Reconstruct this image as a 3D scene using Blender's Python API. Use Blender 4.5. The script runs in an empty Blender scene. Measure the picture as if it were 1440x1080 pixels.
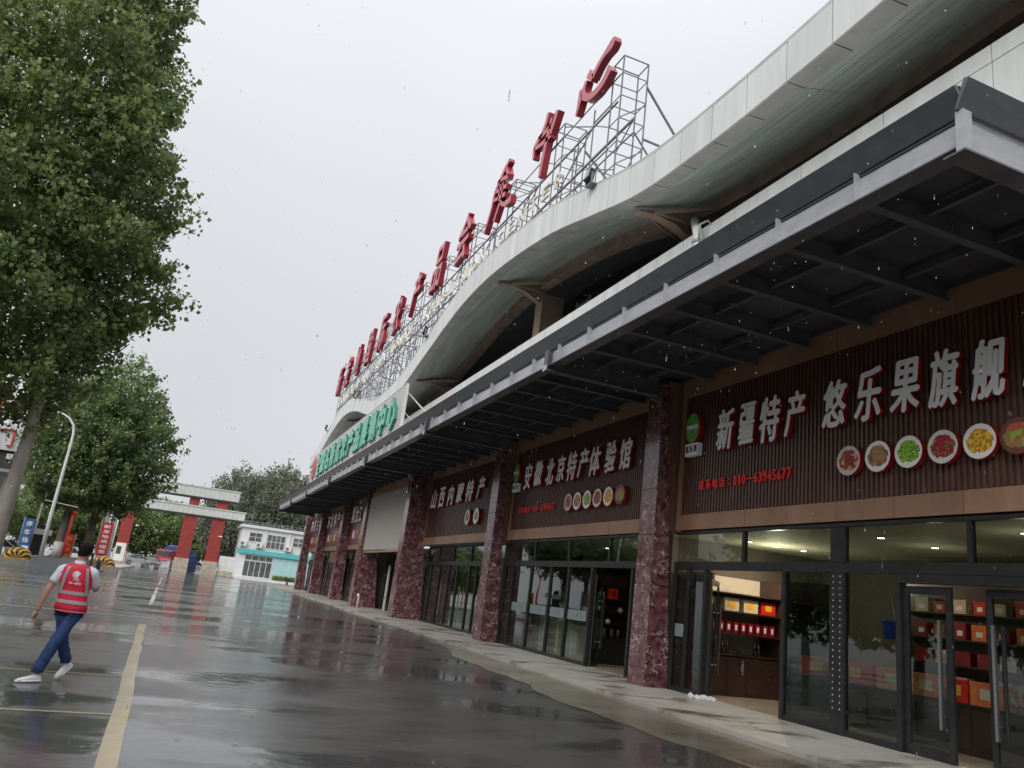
import bpy, math, random
import numpy as np
from mathutils import Vector, Matrix
random.seed(7); rng = np.random.default_rng(7)
S = bpy.context.scene
C = S.collection

# ---------------- camera ----------------
f_px, cx, cy, roll, vp = 1090.0, 720.0, 540.0, math.radians(7.0), (262.0, 786.0)
dx, dy = vp[0]-cx, vp[1]-cy
t_ = -dx*math.sin(roll)+dy*math.cos(roll)
Yw = np.array([dx, dy, f_px]); Yw /= np.linalg.norm(Yw)
Uw = np.array([f_px*f_px/t_*math.sin(roll), -f_px*f_px/t_*math.cos(roll), f_px]); Uw /= np.linalg.norm(Uw)
Xw = np.cross(Yw, Uw)
RR = np.array([Xw, Yw, Uw])
right, down, fwd = RR[:, 0], RR[:, 1], RR[:, 2]
cam = bpy.data.cameras.new('camera'); camo = bpy.data.objects.new('camera', cam); C.objects.link(camo)
m = Matrix.Identity(4)
for i in range(3):
    m[i][0] = right[i]; m[i][1] = -down[i]; m[i][2] = -fwd[i]
m[2][3] = 1.65
camo.matrix_world = m
cam.sensor_width = 36; cam.lens = 36*f_px/1440; cam.clip_end = 3000; cam.clip_start = 0.05
S.camera = camo
# ---------------- world / light ----------------
W = bpy.data.worlds.new('World'); S.world = W; W.use_nodes = True
nt = W.node_tree; nt.nodes.clear()
out = nt.nodes.new('ShaderNodeOutputWorld'); bg = nt.nodes.new('ShaderNodeBackground')
sky = nt.nodes.new('ShaderNodeTexSky'); sky.sky_type = 'NISHITA'; sky.sun_disc = False
SUN_EL, SUN_AZ = 40, 230
sky.sun_elevation = math.radians(SUN_EL); sky.sun_rotation = math.radians(SUN_AZ)
sky.air_density = 1.0; sky.dust_density = 4.0
hs = nt.nodes.new('ShaderNodeHueSaturation'); hs.inputs['Saturation'].default_value = 0.12; hs.inputs['Value'].default_value = 1.0
tc = nt.nodes.new('ShaderNodeTexCoord'); nz = nt.nodes.new('ShaderNodeTexNoise')
nz.inputs['Scale'].default_value = 1.3; nz.inputs['Detail'].default_value = 4; nz.inputs['Roughness'].default_value = .45
cr = nt.nodes.new('ShaderNodeValToRGB')
cr.color_ramp.elements[0].position = .3; cr.color_ramp.elements[0].color = (3.80, 3.92, 4.16, 1)
cr.color_ramp.elements[1].position = .72; cr.color_ramp.elements[1].color = (4.55, 4.64, 4.86, 1)
mx = nt.nodes.new('ShaderNodeMix'); mx.data_type = 'RGBA'; mx.inputs[0].default_value = .88; mx.clamp_result = False
bg.inputs['Strength'].default_value = 0.1
L = nt.links.new
L(tc.outputs['Generated'], nz.inputs['Vector']); L(nz.outputs['Fac'], cr.inputs['Fac'])
L(sky.outputs[0], hs.inputs['Color']); L(hs.outputs[0], mx.inputs[6]); L(cr.outputs[0], mx.inputs[7])
# overcast skies brighten smoothly from the horizon to the zenith
sx = nt.nodes.new('ShaderNodeSeparateXYZ'); L(tc.outputs['Generated'], sx.inputs[0])
mr0 = nt.nodes.new('ShaderNodeMath'); mr0.operation = 'MAXIMUM'; mr0.inputs[1].default_value = 0; L(sx.outputs[2], mr0.inputs[0])
pw = nt.nodes.new('ShaderNodeMath'); pw.operation = 'POWER'; pw.inputs[1].default_value = 3; L(mr0.outputs[0], pw.inputs[0])
gz = nt.nodes.new('ShaderNodeMath'); gz.operation = 'MULTIPLY_ADD'; gz.inputs[1].default_value = 1.25; gz.inputs[2].default_value = .93; L(pw.outputs[0], gz.inputs[0])
vm = nt.nodes.new('ShaderNodeVectorMath'); vm.operation = 'SCALE'; L(mx.outputs[2], vm.inputs[0]); L(gz.outputs[0], vm.inputs['Scale'])
L(vm.outputs[0], bg.inputs['Color']); L(bg.outputs[0], out.inputs[0])
sl = bpy.data.lights.new('sun', 'SUN'); sl.energy = 1.5; sl.angle = math.radians(45); sl.color = (1, .98, .95)
so = bpy.data.objects.new('sun', sl); C.objects.link(so)
az = math.radians(SUN_AZ); el = math.radians(SUN_EL)
sd = Vector((math.sin(az)*math.cos(el), math.cos(az)*math.cos(el), math.sin(el)))
so.rotation_euler = sd.to_track_quat('Z', 'Y').to_euler()
vs = S.view_settings
S.display_settings.display_device = 'sRGB'
vs.view_transform = 'Standard'; vs.look = 'None'; vs.exposure = 0.80; vs.gamma = 1; vs.use_curve_mapping = False
S.cycles.max_bounces = 8; S.cycles.transparent_max_bounces = 16; S.cycles.use_denoising = True
S.cycles.caustics_reflective = True; S.cycles.blur_glossy = .3; S.cycles.caustics_refractive = False

# ---------------- materials ----------------
def _mat(name):
    mt = bpy.data.materials.new(name); mt.use_nodes = True
    n = mt.node_tree; b = n.nodes['Principled BSDF']; return mt, n, b
def pm(name, col, rough=.5, metal=0, var=.15, vs_=2.0, bump=0, bs=60, coat=0, col2=None, spec=.5, stretch=None, rv=.1, emit=0, tone=.0):
    mt, n, b = _mat(name)
    g = n.nodes.new('ShaderNodeNewGeometry'); mp = n.nodes.new('ShaderNodeMapping')
    n.links.new(g.outputs['Position'], mp.inputs['Vector'])
    if stretch: mp.inputs['Scale'].default_value = stretch
    a = n.nodes.new('ShaderNodeTexNoise'); a.inputs['Scale'].default_value = vs_; a.inputs['Detail'].default_value = 6; a.inputs['Roughness'].default_value = .62
    n.links.new(mp.outputs[0], a.inputs['Vector'])
    r = n.nodes.new('ShaderNodeValToRGB'); n.links.new(a.outputs['Fac'], r.inputs['Fac'])
    oi = n.nodes.new('ShaderNodeObjectInfo'); om = n.nodes.new('ShaderNodeMapRange'); om.inputs[3].default_value = 1-tone; om.inputs[4].default_value = 1+tone; n.links.new(oi.outputs['Random'], om.inputs[0])
    c2 = col2 or tuple(c*(1+var) for c in col)
    c1 = tuple(c*(1-var) for c in col)
    r.color_ramp.elements[0].position = .32; r.color_ramp.elements[0].color = (*c1, 1)
    r.color_ramp.elements[1].position = .68; r.color_ramp.elements[1].color = (*c2, 1)
    sc_ = n.nodes.new('ShaderNodeVectorMath'); sc_.operation = 'SCALE'; n.links.new(r.outputs[0], sc_.inputs[0]); n.links.new(om.outputs[0], sc_.inputs['Scale'])
    n.links.new(sc_.outputs[0], b.inputs['Base Color'])
    mr = n.nodes.new('ShaderNodeMapRange'); mr.inputs[3].default_value = max(0, rough-rv); mr.inputs[4].default_value = min(1, rough+rv)
    n.links.new(a.outputs['Fac'], mr.inputs[0]); n.links.new(mr.outputs[0], b.inputs['Roughness'])
    b.inputs['Metallic'].default_value = metal
    b.inputs['Specular IOR Level'].default_value = spec
    b.inputs['Coat Weight'].default_value = coat; b.inputs['Coat Roughness'].default_value = .12
    if bump:
        k = n.nodes.new('ShaderNodeTexNoise'); k.inputs['Scale'].default_value = bs; k.inputs['Detail'].default_value = 4
        n.links.new(mp.outputs[0], k.inputs['Vector'])
        bp = n.nodes.new('ShaderNodeBump'); bp.inputs['Strength'].default_value = bump; bp.inputs['Distance'].default_value = .01
        n.links.new(k.outputs['Fac'], bp.inputs['Height']); n.links.new(bp.outputs[0], b.inputs['Normal'])
    if emit:
        b.inputs['Emission Color'].default_value = (*col, 1); b.inputs['Emission Strength'].default_value = emit
    return mt
M = {}
M['white_panel'] = pm('white_panel', (.59, .60, .59), .38, var=.12, vs_=2.2, coat=.1, stretch=(1, 1, .12), tone=.045)
M['grey_panel'] = pm('grey_panel', (.42, .42, .40), .5, var=.14, vs_=1.6, tone=.06)
M['soffit'] = pm('soffit_green', (.53, .585, .53), .33, tone=.07, var=.2, vs_=1.1, stretch=(3, .35, 1))
M['brown_beam'] = pm('brown_beam', (.34, .25, .20), .6, var=.3, vs_=2)
M['rust'] = pm('rusty_steel', (.40, .33, .28), .6, var=.25, vs_=5, col2=(.44, .30, .20))
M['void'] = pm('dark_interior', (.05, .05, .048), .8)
M['steel_shaded'] = pm('steel_shaded', (.10, .105, .12), .32, var=.18, vs_=3, coat=.3, stretch=(1, 1, 3))  # canopy steel, shade of its down-sloping faces put into the colour
M['steel_lit'] = pm('steel_lit_face', (.36, .37, .40), .33, var=.12, vs_=3, coat=.3, stretch=(1, 1, 4))  # same canopy steel, lit tone of web and cap put into the colour
M['deck'] = pm('canopy_deck', (.060, .061, .070), .55, var=.3, vs_=1.4)
M['rib'] = pm('canopy_rib', (.09, .093, .10), .5, var=.2)
M['copper'] = pm('copper_sheet', (.34, .195, .125), .42, metal=.25, var=.16, vs_=1.6, stretch=(1, 1, .4), tone=.07)
M['copper_dark'] = pm('copper_dark', (.16, .085, .055), .5, metal=.2, var=.2)  # darker copy of the copper, shade of the pilaster side painted in
M['flute'] = pm('fluted_brown', (.105, .050, .040), .38, var=.22, vs_=3, coat=.06)
M['blank'] = pm('blank_board', (.36, .33, .30), .6, var=.05)
M['black_frame'] = pm('black_aluminium', (.020, .021, .021), .4, var=.3, vs_=6, coat=0, spec=.35)
M['chrome'] = pm('steel_handle', (.42, .42, .43), .25, metal=.9, var=.05)
M['white_letter'] = pm('white_acrylic', (.90, .90, .93), .4, var=.03)
M['red_side'] = pm('red_return', (.34, .012, .018), .35, var=.1)
M['red_letter'] = pm('red_letter', (.44, .045, .075), .3, var=.12, vs_=1.2, coat=.4)  # pinkish face tone has the sky's reflection put into the colour
M['red_deep'] = pm('red_deep', (.27, .010, .024), .35, var=.12, coat=.3)
M['red_small'] = pm('red_small_letter', (.75, .02, .01), .4, var=.05)  # plain bright red of the small phone characters
M['green_letter'] = pm('green_letter', (.055, .40, .25), .35, var=.12, coat=.3)
M['green_side'] = pm('green_return', (.03, .22, .14), .4, var=.1)
M['sign_white'] = pm('sign_slat_white', (.62, .60, .60), .45, var=.08)
M['sign_gap'] = pm('sign_slat_gap', (.20, .13, .13), .6)
M['truss'] = pm('truss_steel', (.19, .195, .20), .5, var=.2)
M['truss_light'] = pm('galvanised', (.30, .31, .31), .45, var=.15)
M['cream_letter'] = pm('cream_letter', (.68, .66, .56), .45, var=.1)
M['concrete'] = pm('concrete', (.34, .33, .30), .62, var=.18, vs_=.9, bump=.25, bs=45, coat=.15, spec=.4)
M['grey_paint'] = pm('grey_paint', (.16, .17, .18), .5, var=.15)
M['white_paint'] = pm('white_paint', (.66, .66, .64), .5, var=.08)
M['white_wall'] = pm('office_wall', (.60, .61, .61), .6, var=.07, vs_=.8, stretch=(1, 1, .3))
M['teal'] = pm('teal_band', (.10, .42, .42), .5, var=.12)
M['teal_pale'] = pm('teal_tile', (.36, .56, .57), .5, var=.08)
M['gate_red'] = pm('gate_red_tile', (.27, .035, .028), .5, var=.15, vs_=1.5)
M['gate_white'] = pm('gate_white_tile', (.50, .51, .48), .5, var=.08)
M['gate_stone'] = pm('gate_stone', (.42, .36, .29), .7, var=.25, vs_=3)
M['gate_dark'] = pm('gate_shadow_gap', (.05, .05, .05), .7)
M['bark'] = pm('bark', (.34, .31, .27), .8, var=.25, vs_=4, bump=.6, bs=25, stretch=(1, 1, .3))
M['bark_dark'] = pm('bark_dark', (.16, .13, .105), .85, var=.3, vs_=4, bump=.6, bs=25)
M['whitewash'] = pm('whitewash', (.62, .58, .54), .8, var=.15, vs_=6)
M['skin'] = pm('skin', (.50, .29, .21), .5, var=.06, vs_=12)
M['hair'] = pm('hair', (.012, .009, .008), .75, var=.5, vs_=40, bump=1.0, bs=160, spec=.2)
M['vest'] = pm('vest_red', (.72, .018, .06), .55, var=.08, vs_=14, bump=.35, bs=14)
M['vest_edge'] = pm('vest_piping', (.75, .35, .42), .5)
M['reflective'] = pm('reflective_tape', (.42, .37, .38), .4, var=.06)
M['shirt'] = pm('shirt_white', (.70, .72, .76), .7, var=.05, vs_=12)
M['jeans'] = pm('jeans_blue', (.022, .05, .16), .8, var=.45, vs_=11, bump=1.0, bs=9, stretch=(1, 1, .6))
M['black_cloth'] = pm('black_cloth', (.008, .008, .01), .8)
M['shoe'] = pm('shoe_white', (.72, .70, .70), .5, var=.05)
M['phone'] = pm('phone_black', (.01, .01, .012), .2)
M['yellow'] = pm('hazard_yellow', (.62, .36, .035), .5, var=.1)
M['black'] = pm('hazard_black', (.015, .015, .015), .5)
M['blue_sign'] = pm('blue_sign', (.05, .18, .46), .4, var=.1)
M['red_flag'] = pm('red_flag', (.58, .03, .02), .6, var=.15)
M['gold'] = pm('yellow_print', (.75, .42, .03), .5)
M['car_white'] = pm('car_white', (.62, .63, .64), .25, var=.03, coat=1)
M['car_grey'] = pm('car_grey', (.12, .125, .13), .25, var=.05, coat=1)
M['car_red'] = pm('car_red', (.22, .02, .03), .25, var=.05, coat=1)
M['tarp'] = pm('tarp_blue', (.025, .05, .16), .55, var=.25, bump=.5, bs=5)
M['truck_red'] = pm('truck_red', (.45, .06, .07), .4, var=.15)
M['rubber'] = pm('rubber', (.015, .015, .016), .7)
M['car_glass'] = pm('car_glass', (.03, .035, .04), .08, var=.1, coat=1)
M['win_glass'] = pm('office_glass', (.09, .10, .10), .12, var=.4, vs_=1.5, coat=.6)
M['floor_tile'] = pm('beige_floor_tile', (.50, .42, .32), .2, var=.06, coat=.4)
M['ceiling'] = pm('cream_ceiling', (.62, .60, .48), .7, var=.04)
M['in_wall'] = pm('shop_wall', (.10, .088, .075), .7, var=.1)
M['dark_wood'] = pm('dark_wood', (.045, .022, .018), .4, var=.3, vs_=3, coat=.2)
M['shelf_back'] = pm('shelf_back', (.50, .46, .38), .6)
M['box_red'] = pm('gift_box_red', (.60, .03, .015), .35, var=.18, vs_=9)
M['box_orange'] = pm('gift_box_orange', (.72, .20, .06), .35, var=.25, vs_=12)
M['box_cream'] = pm('gift_box_cream', (.62, .52, .38), .4, var=.15, vs_=9)
M['carton'] = pm('carton', (.50, .37, .19), .7, var=.08)
M['bottle'] = pm('bottle_dark', (.02, .012, .01), .12, coat=.8)
M['vase'] = pm('vase_celadon', (.55, .66, .60), .15, coat=.8)
M['tin'] = pm('tin', (.16, .14, .11), .3, metal=.5, var=.3)
M['cellophane'] = pm('cellophane', (.35, .17, .14), .15, var=.6, vs_=22, bump=1, bs=30, coat=1)
M['lamp_glow'] = pm('downlight_glow', (1, .86, .62), .5, emit=9)
M['plastic_bag'] = pm('plastic_bag', (.45, .48, .52), .3, var=.3, vs_=14, bump=1, bs=20, coat=.5)
M['frost'] = pm('frosted_film', (.19, .23, .24), .6, var=.1)

def glass_mat(name, tint, k=1.0):
    mt = bpy.data.materials.new(name); mt.use_nodes = True; n = mt.node_tree; n.nodes.clear()
    o = n.nodes.new('ShaderNodeOutputMaterial'); mi = n.nodes.new('ShaderNodeMixShader')
    fr = n.nodes.new('ShaderNodeFresnel'); fr.inputs['IOR'].default_value = 1.52
    tr = n.nodes.new('ShaderNodeBsdfTransparent'); tr.inputs[0].default_value = (*tint, 1)
    gl = n.nodes.new('ShaderNodeBsdfGlossy'); gl.inputs['Roughness'].default_value = .015
    gl.inputs['Color'].default_value = (.95, 1, .97, 1)
    g = n.nodes.new('ShaderNodeNewGeometry'); nz = n.nodes.new('ShaderNodeTexNoise'); nz.inputs['Scale'].default_value = .55
    bp = n.nodes.new('ShaderNodeBump'); bp.inputs['Strength'].default_value = .06; bp.inputs['Distance'].default_value = .08
    n.links.new(g.outputs['Position'], nz.inputs['Vector']); n.links.new(nz.outputs['Fac'], bp.inputs['Height'])
    n.links.new(bp.outputs[0], gl.inputs['Normal'])
    ma = n.nodes.new('ShaderNodeMath'); ma.operation = 'MULTIPLY'; ma.inputs[1].default_value = k; ma.use_clamp = True
    bf_ = n.nodes.new('ShaderNodeMath'); bf_.operation = 'SUBTRACT'; bf_.inputs[0].default_value = 1; n.links.new(g.outputs['Backfacing'], bf_.inputs[1])
    m2_ = n.nodes.new('ShaderNodeMath'); m2_.operation = 'MULTIPLY'
    n.links.new(fr.outputs[0], ma.inputs[0]); n.links.new(ma.outputs[0], m2_.inputs[0]); n.links.new(bf_.outputs[0], m2_.inputs[1]); n.links.new(m2_.outputs[0], mi.inputs[0])
    n.links.new(tr.outputs[0], mi.inputs[1]); n.links.new(gl.outputs[0], mi.inputs[2]); n.links.new(mi.outputs[0], o.inputs[0])
    return mt
M['glass'] = glass_mat('shop_glass', (.66, .72, .69), 1.7)

def marble():
    mt, n, b = _mat('red_marble')
    N = lambda t: n.nodes.new(t); K = n.links.new
    g = N('ShaderNodeNewGeometry')
    oi = N('ShaderNodeObjectInfo'); sc = N('ShaderNodeVectorMath'); sc.operation = 'SCALE'; sc.inputs[3].default_value = 30
    cb = N('ShaderNodeCombineXYZ')
    for i in range(3): K(oi.outputs['Random'], cb.inputs[i])
    K(cb.outputs[0], sc.inputs[0])
    ad = N('ShaderNodeVectorMath'); K(g.outputs['Position'], ad.inputs[0]); K(sc.outputs[0], ad.inputs[1])
    dn = N('ShaderNodeTexNoise'); dn.inputs['Scale'].default_value = 6; dn.inputs['Detail'].default_value = 5; K(ad.outputs[0], dn.inputs['Vector'])
    dm = N('ShaderNodeVectorMath'); dm.operation = 'MULTIPLY_ADD'; dm.inputs[1].default_value = (.32, .32, .32)
    K(dn.outputs['Color'], dm.inputs[0]); K(ad.outputs[0], dm.inputs[2])
    v = N('ShaderNodeTexVoronoi'); v.feature = 'DISTANCE_TO_EDGE'; v.inputs['Scale'].default_value = 6.5; K(dm.outputs[0], v.inputs['Vector'])
    r = N('ShaderNodeValToRGB'); K(v.outputs['Distance'], r.inputs['Fac'])
    e = r.color_ramp.elements; e[0].position = 0; e[0].color = (1, 1, 1, 1); e[1].position = .045; e[1].color = (0, 0, 0, 1)
    mk = N('ShaderNodeTexNoise'); mk.inputs['Scale'].default_value = 3.2; mk.inputs['Detail'].default_value = 3; K(ad.outputs[0], mk.inputs['Vector'])
    mr = N('ShaderNodeValToRGB'); K(mk.outputs['Fac'], mr.inputs['Fac']); mr.color_ramp.elements[0].position = .46; mr.color_ramp.elements[1].position = .60
    mu = N('ShaderNodeMath'); mu.operation = 'MULTIPLY'; K(r.outputs[0], mu.inputs[0]); K(mr.outputs[0], mu.inputs[1])
    ba = N('ShaderNodeValToRGB'); K(dn.outputs['Fac'], ba.inputs['Fac'])
    e = ba.color_ramp.elements; e[0].position = .36; e[0].color = (.060, .017, .021, 1); e[1].position = .66; e[1].color = (.19, .078, .085, 1)
    mx = N('ShaderNodeMix'); mx.data_type = 'RGBA'; K(mu.outputs[0], mx.inputs[0]); K(ba.outputs[0], mx.inputs[6]); mx.inputs[7].default_value = (.66, .58, .59, 1)
    K(mx.outputs[2], b.inputs['Base Color']); b.inputs['Roughness'].default_value = .2
    b.inputs['Coat Weight'].default_value = .18; b.inputs['Coat Roughness'].default_value = .1
    return mt
M['marble'] = marble()

def wet(name, base, var, puddle=(.47, .60), pscale=.22, grain=90, dryrough=.30, coatw=1.0, drycoat=None, mud=None, wetlvl=None, bstr=.35, pool=False):
    mt, n, b = _mat(name)
    N = lambda t: n.nodes.new(t); K = n.links.new
    g = N('ShaderNodeNewGeometry')
    mp = N('ShaderNodeMapping'); mp.inputs['Scale'].default_value = (.55, 1.1, 1); K(g.outputs['Position'], mp.inputs['Vector'])
    pn = N('ShaderNodeTexNoise'); pn.inputs['Scale'].default_value = pscale; pn.inputs['Detail'].default_value = 7; pn.inputs['Roughness'].default_value = .62; pn.inputs['Distortion'].default_value = .4
    K(mp.outputs[0], pn.inputs['Vector'])
    pr = N('ShaderNodeValToRGB')
    if pool:
        # rain water gathers along the kerb and in the low near end
        sx_ = N('ShaderNodeSeparateXYZ'); K(g.outputs['Position'], sx_.inputs[0])
        m1 = N('ShaderNodeMapRange'); m1.inputs[1].default_value = 15.5; m1.inputs[2].default_value = 10.5; m1.inputs[3].default_value = 0; m1.inputs[4].default_value = .22; K(sx_.outputs[1], m1.inputs[0])
        m3 = N('ShaderNodeMapRange'); m3.inputs[1].default_value = 7.75; m3.inputs[2].default_value = 8.3; m3.inputs[3].default_value = 0; m3.inputs[4].default_value = .10; K(sx_.outputs[0], m3.inputs[0])
        s1_ = N('ShaderNodeMath'); K(pn.outputs['Fac'], s1_.inputs[0]); K(m1.outputs[0], s1_.inputs[1])
        s2_ = N('ShaderNodeMath'); K(s1_.outputs[0], s2_.inputs[0]); K(m3.outputs[0], s2_.inputs[1]); K(s2_.outputs[0], pr.inputs['Fac'])
    else: K(pn.outputs['Fac'], pr.inputs['Fac']); pr.color_ramp.elements[0].position = puddle[0]; pr.color_ramp.elements[1].position = puddle[1]
    gn = N('ShaderNodeTexNoise'); gn.inputs['Scale'].default_value = grain; gn.inputs['Detail'].default_value = 3; K(g.outputs['Position'], gn.inputs['Vector'])
    cn = N('ShaderNodeTexNoise'); cn.inputs['Scale'].default_value = .8; cn.inputs['Detail'].default_value = 8; cn.inputs['Roughness'].default_value = .7; K(g.outputs['Position'], cn.inputs['Vector'])
    a1 = N('ShaderNodeMath'); a1.operation = 'MULTIPLY_ADD'; K(gn.outputs['Fac'], a1.inputs[0]); a1.inputs[1].default_value = .5
    a2 = N('ShaderNodeMath'); a2.operation = 'MULTIPLY'; a2.inputs[1].default_value = .5; K(cn.outputs['Fac'], a2.inputs[0]); K(a2.outputs[0], a1.inputs[2])
    cc = N('ShaderNodeValToRGB'); K(a1.outputs[0], cc.inputs['Fac'])
    e = cc.color_ramp.elements; e[0].position = .36; e[0].color = (*[c*(1-var) for c in base], 1); e[1].position = .66; e[1].color = (*[c*(1+var) for c in base], 1)
    mx = N('ShaderNodeMix'); mx.data_type = 'RGBA'; K(pr.outputs[0], mx.inputs[0]); K(cc.outputs[0], mx.inputs[6])
    mx.inputs[7].default_value = (*(mud or [c*.6 for c in base]), 1)
    K(mx.outputs[2], b.inputs['Base Color'])
    b.inputs['Roughness'].default_value = .6; b.inputs['Specular IOR Level'].default_value = .35
    b.inputs['Coat IOR'].default_value = 1.46
    rr = N('ShaderNodeMapRange'); K(pr.outputs[0], rr.inputs[0]); rr.inputs[3].default_value = dryrough; rr.inputs[4].default_value = .025
    K(rr.outputs[0], b.inputs['Coat Roughness'])
    cw = N('ShaderNodeMapRange'); K(pr.outputs[0], cw.inputs[0]); cw.inputs[3].default_value = coatw if drycoat is None else drycoat; cw.inputs[4].default_value = coatw
    K(cw.outputs[0], b.inputs['Coat Weight'])
    inv = N('ShaderNodeMath'); inv.operation = 'SUBTRACT'; inv.inputs[0].default_value = 1.0; K(pr.outputs[0], inv.inputs[1])
    bs = N('ShaderNodeMath'); bs.operation = 'MULTIPLY'; bs.inputs[1].default_value = bstr; K(inv.outputs[0], bs.inputs[0])
    b1 = N('ShaderNodeBump'); b1.inputs['Distance'].default_value = .009; K(bs.outputs[0], b1.inputs['Strength']); K(gn.outputs['Fac'], b1.inputs['Height'])
    rp = N('ShaderNodeTexNoise'); rp.inputs['Scale'].default_value = 5.0; rp.inputs['Detail'].default_value = 3; K(g.outputs['Position'], rp.inputs['Vector'])
    b2 = N('ShaderNodeBump'); b2.inputs['Strength'].default_value = .22; b2.inputs['Distance'].default_value = .02
    K(rp.outputs['Fac'], b2.inputs['Height']); K(b1.outputs[0], b2.inputs['Normal'])
    # rings where raindrops strike the water film
    rv = N('ShaderNodeTexVoronoi'); rv.inputs['Scale'].default_value = 3.1; K(g.outputs['Position'], rv.inputs['Vector'])
    r1 = N('ShaderNodeMath'); r1.operation = 'MULTIPLY'; r1.inputs[1].default_value = 70; K(rv.outputs['Distance'], r1.inputs[0])
    r2 = N('ShaderNodeMath'); r2.operation = 'SINE'; K(r1.outputs[0], r2.inputs[0])
    r3 = N('ShaderNodeMapRange'); r3.inputs[1].default_value = .04; r3.inputs[2].default_value = .30; r3.inputs[3].default_value = 1; r3.inputs[4].default_value = 0; K(rv.outputs['Distance'], r3.inputs[0])
    r4 = N('ShaderNodeMath'); r4.operation = 'MULTIPLY'; K(r2.outputs[0], r4.inputs[0]); K(r3.outputs[0], r4.inputs[1])
    b3 = N('ShaderNodeBump'); b3.inputs['Strength'].default_value = .12; b3.inputs['Distance'].default_value = .004; K(r4.outputs[0], b3.inputs['Height']); K(b2.outputs[0], b3.inputs['Normal'])
    K(b3.outputs[0], b.inputs['Coat Normal']); K(b1.outputs[0], b.inputs['Normal'])
    return mt
M['asphalt'] = wet('wet_asphalt', (.070, .067, .063), .5, puddle=(.42, .56), pscale=.33, dryrough=.14, drycoat=.85, coatw=1.0, bstr=.5)
M['apron'] = wet('damp_concrete_apron', (.30, .28, .23), .2, puddle=(.50, .60), pscale=.35, dryrough=.4, drycoat=.12, mud=(.060, .052, .032), bstr=.25, pool=True)
M['walk'] = wet('damp_walkway', (.34, .325, .29), .26, puddle=(.50, .64), pscale=.8, dryrough=.45, drycoat=.10, mud=(.17, .155, .125), bstr=.3)
M['yellow_line'] = wet('worn_yellow_line', (.42, .34, .20), .5, puddle=(.44, .60), dryrough=.22, drycoat=.6, mud=(.40, .29, .12), bstr=.3)
M['white_line'] = wet('worn_white_line', (.48, .48, .44), .3, puddle=(.48, .68), dryrough=.22, drycoat=.6, mud=(.30, .30, .28), bstr=.3)

def leaf_mat(name, dark, mid, light, tr=.3):
    mt = bpy.data.materials.new(name); mt.use_nodes = True; n = mt.node_tree; b = n.nodes['Principled BSDF']
    N = lambda t: n.nodes.new(t); K = n.links.new
    at = N('ShaderNodeAttribute'); at.attribute_name = 'tint'
    g = N('ShaderNodeNewGeometry'); nz = N('ShaderNodeTexNoise'); nz.inputs['Scale'].default_value = 1.1; nz.inputs['Detail'].default_value = 4; K(g.outputs['Position'], nz.inputs['Vector'])
    ad = N('ShaderNodeMath'); ad.operation = 'MULTIPLY_ADD'; K(at.outputs['Fac'], ad.inputs[0]); ad.inputs[1].default_value = .6
    m2 = N('ShaderNodeMath'); m2.operation = 'MULTIPLY_ADD'; K(nz.outputs['Fac'], m2.inputs[0]); m2.inputs[1].default_value = 1.5; m2.inputs[2].default_value = -.55
    K(m2.outputs[0], ad.inputs[2])
    r = N('ShaderNodeValToRGB'); K(ad.outputs[0], r.inputs['Fac'])
    e = r.color_ramp.elements; e[0].position = .1; e[0].color = (*dark, 1); e[1].position = .95; e[1].color = (*light, 1)
    k = r.color_ramp.elements.new(.5); k.color = (*mid, 1)
    K(r.outputs[0], b.inputs['Base Color']); b.inputs['Roughness'].default_value = .38; b.inputs['Specular IOR Level'].default_value = .45
    t = N('ShaderNodeBsdfTranslucent'); K(r.outputs[0], t.inputs['Color'])
    mi = N('ShaderNodeMixShader'); mi.inputs[0].default_value = tr; o = n.nodes['Material Output']
    K(b.outputs[0], mi.inputs[1]); K(t.outputs[0], mi.inputs[2]); K(mi.outputs[0], o.inputs[0])
    return mt
M['leaf'] = leaf_mat('poplar_leaf', (.095, .14, .045), (.195, .265, .085), (.38, .42, .18), .44)
M['leaf2'] = leaf_mat('planted_leaf', (.08, .13, .05), (.17, .245, .095), (.30, .37, .15), .42)
M['leaf_far'] = leaf_mat('far_leaf', (.10, .16, .06), (.19, .27, .10), (.36, .38, .14), .4)
M['leaf_grey'] = leaf_mat('grey_leaf', (.10, .12, .08), (.19, .21, .15), (.30, .32, .23), .4)

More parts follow.
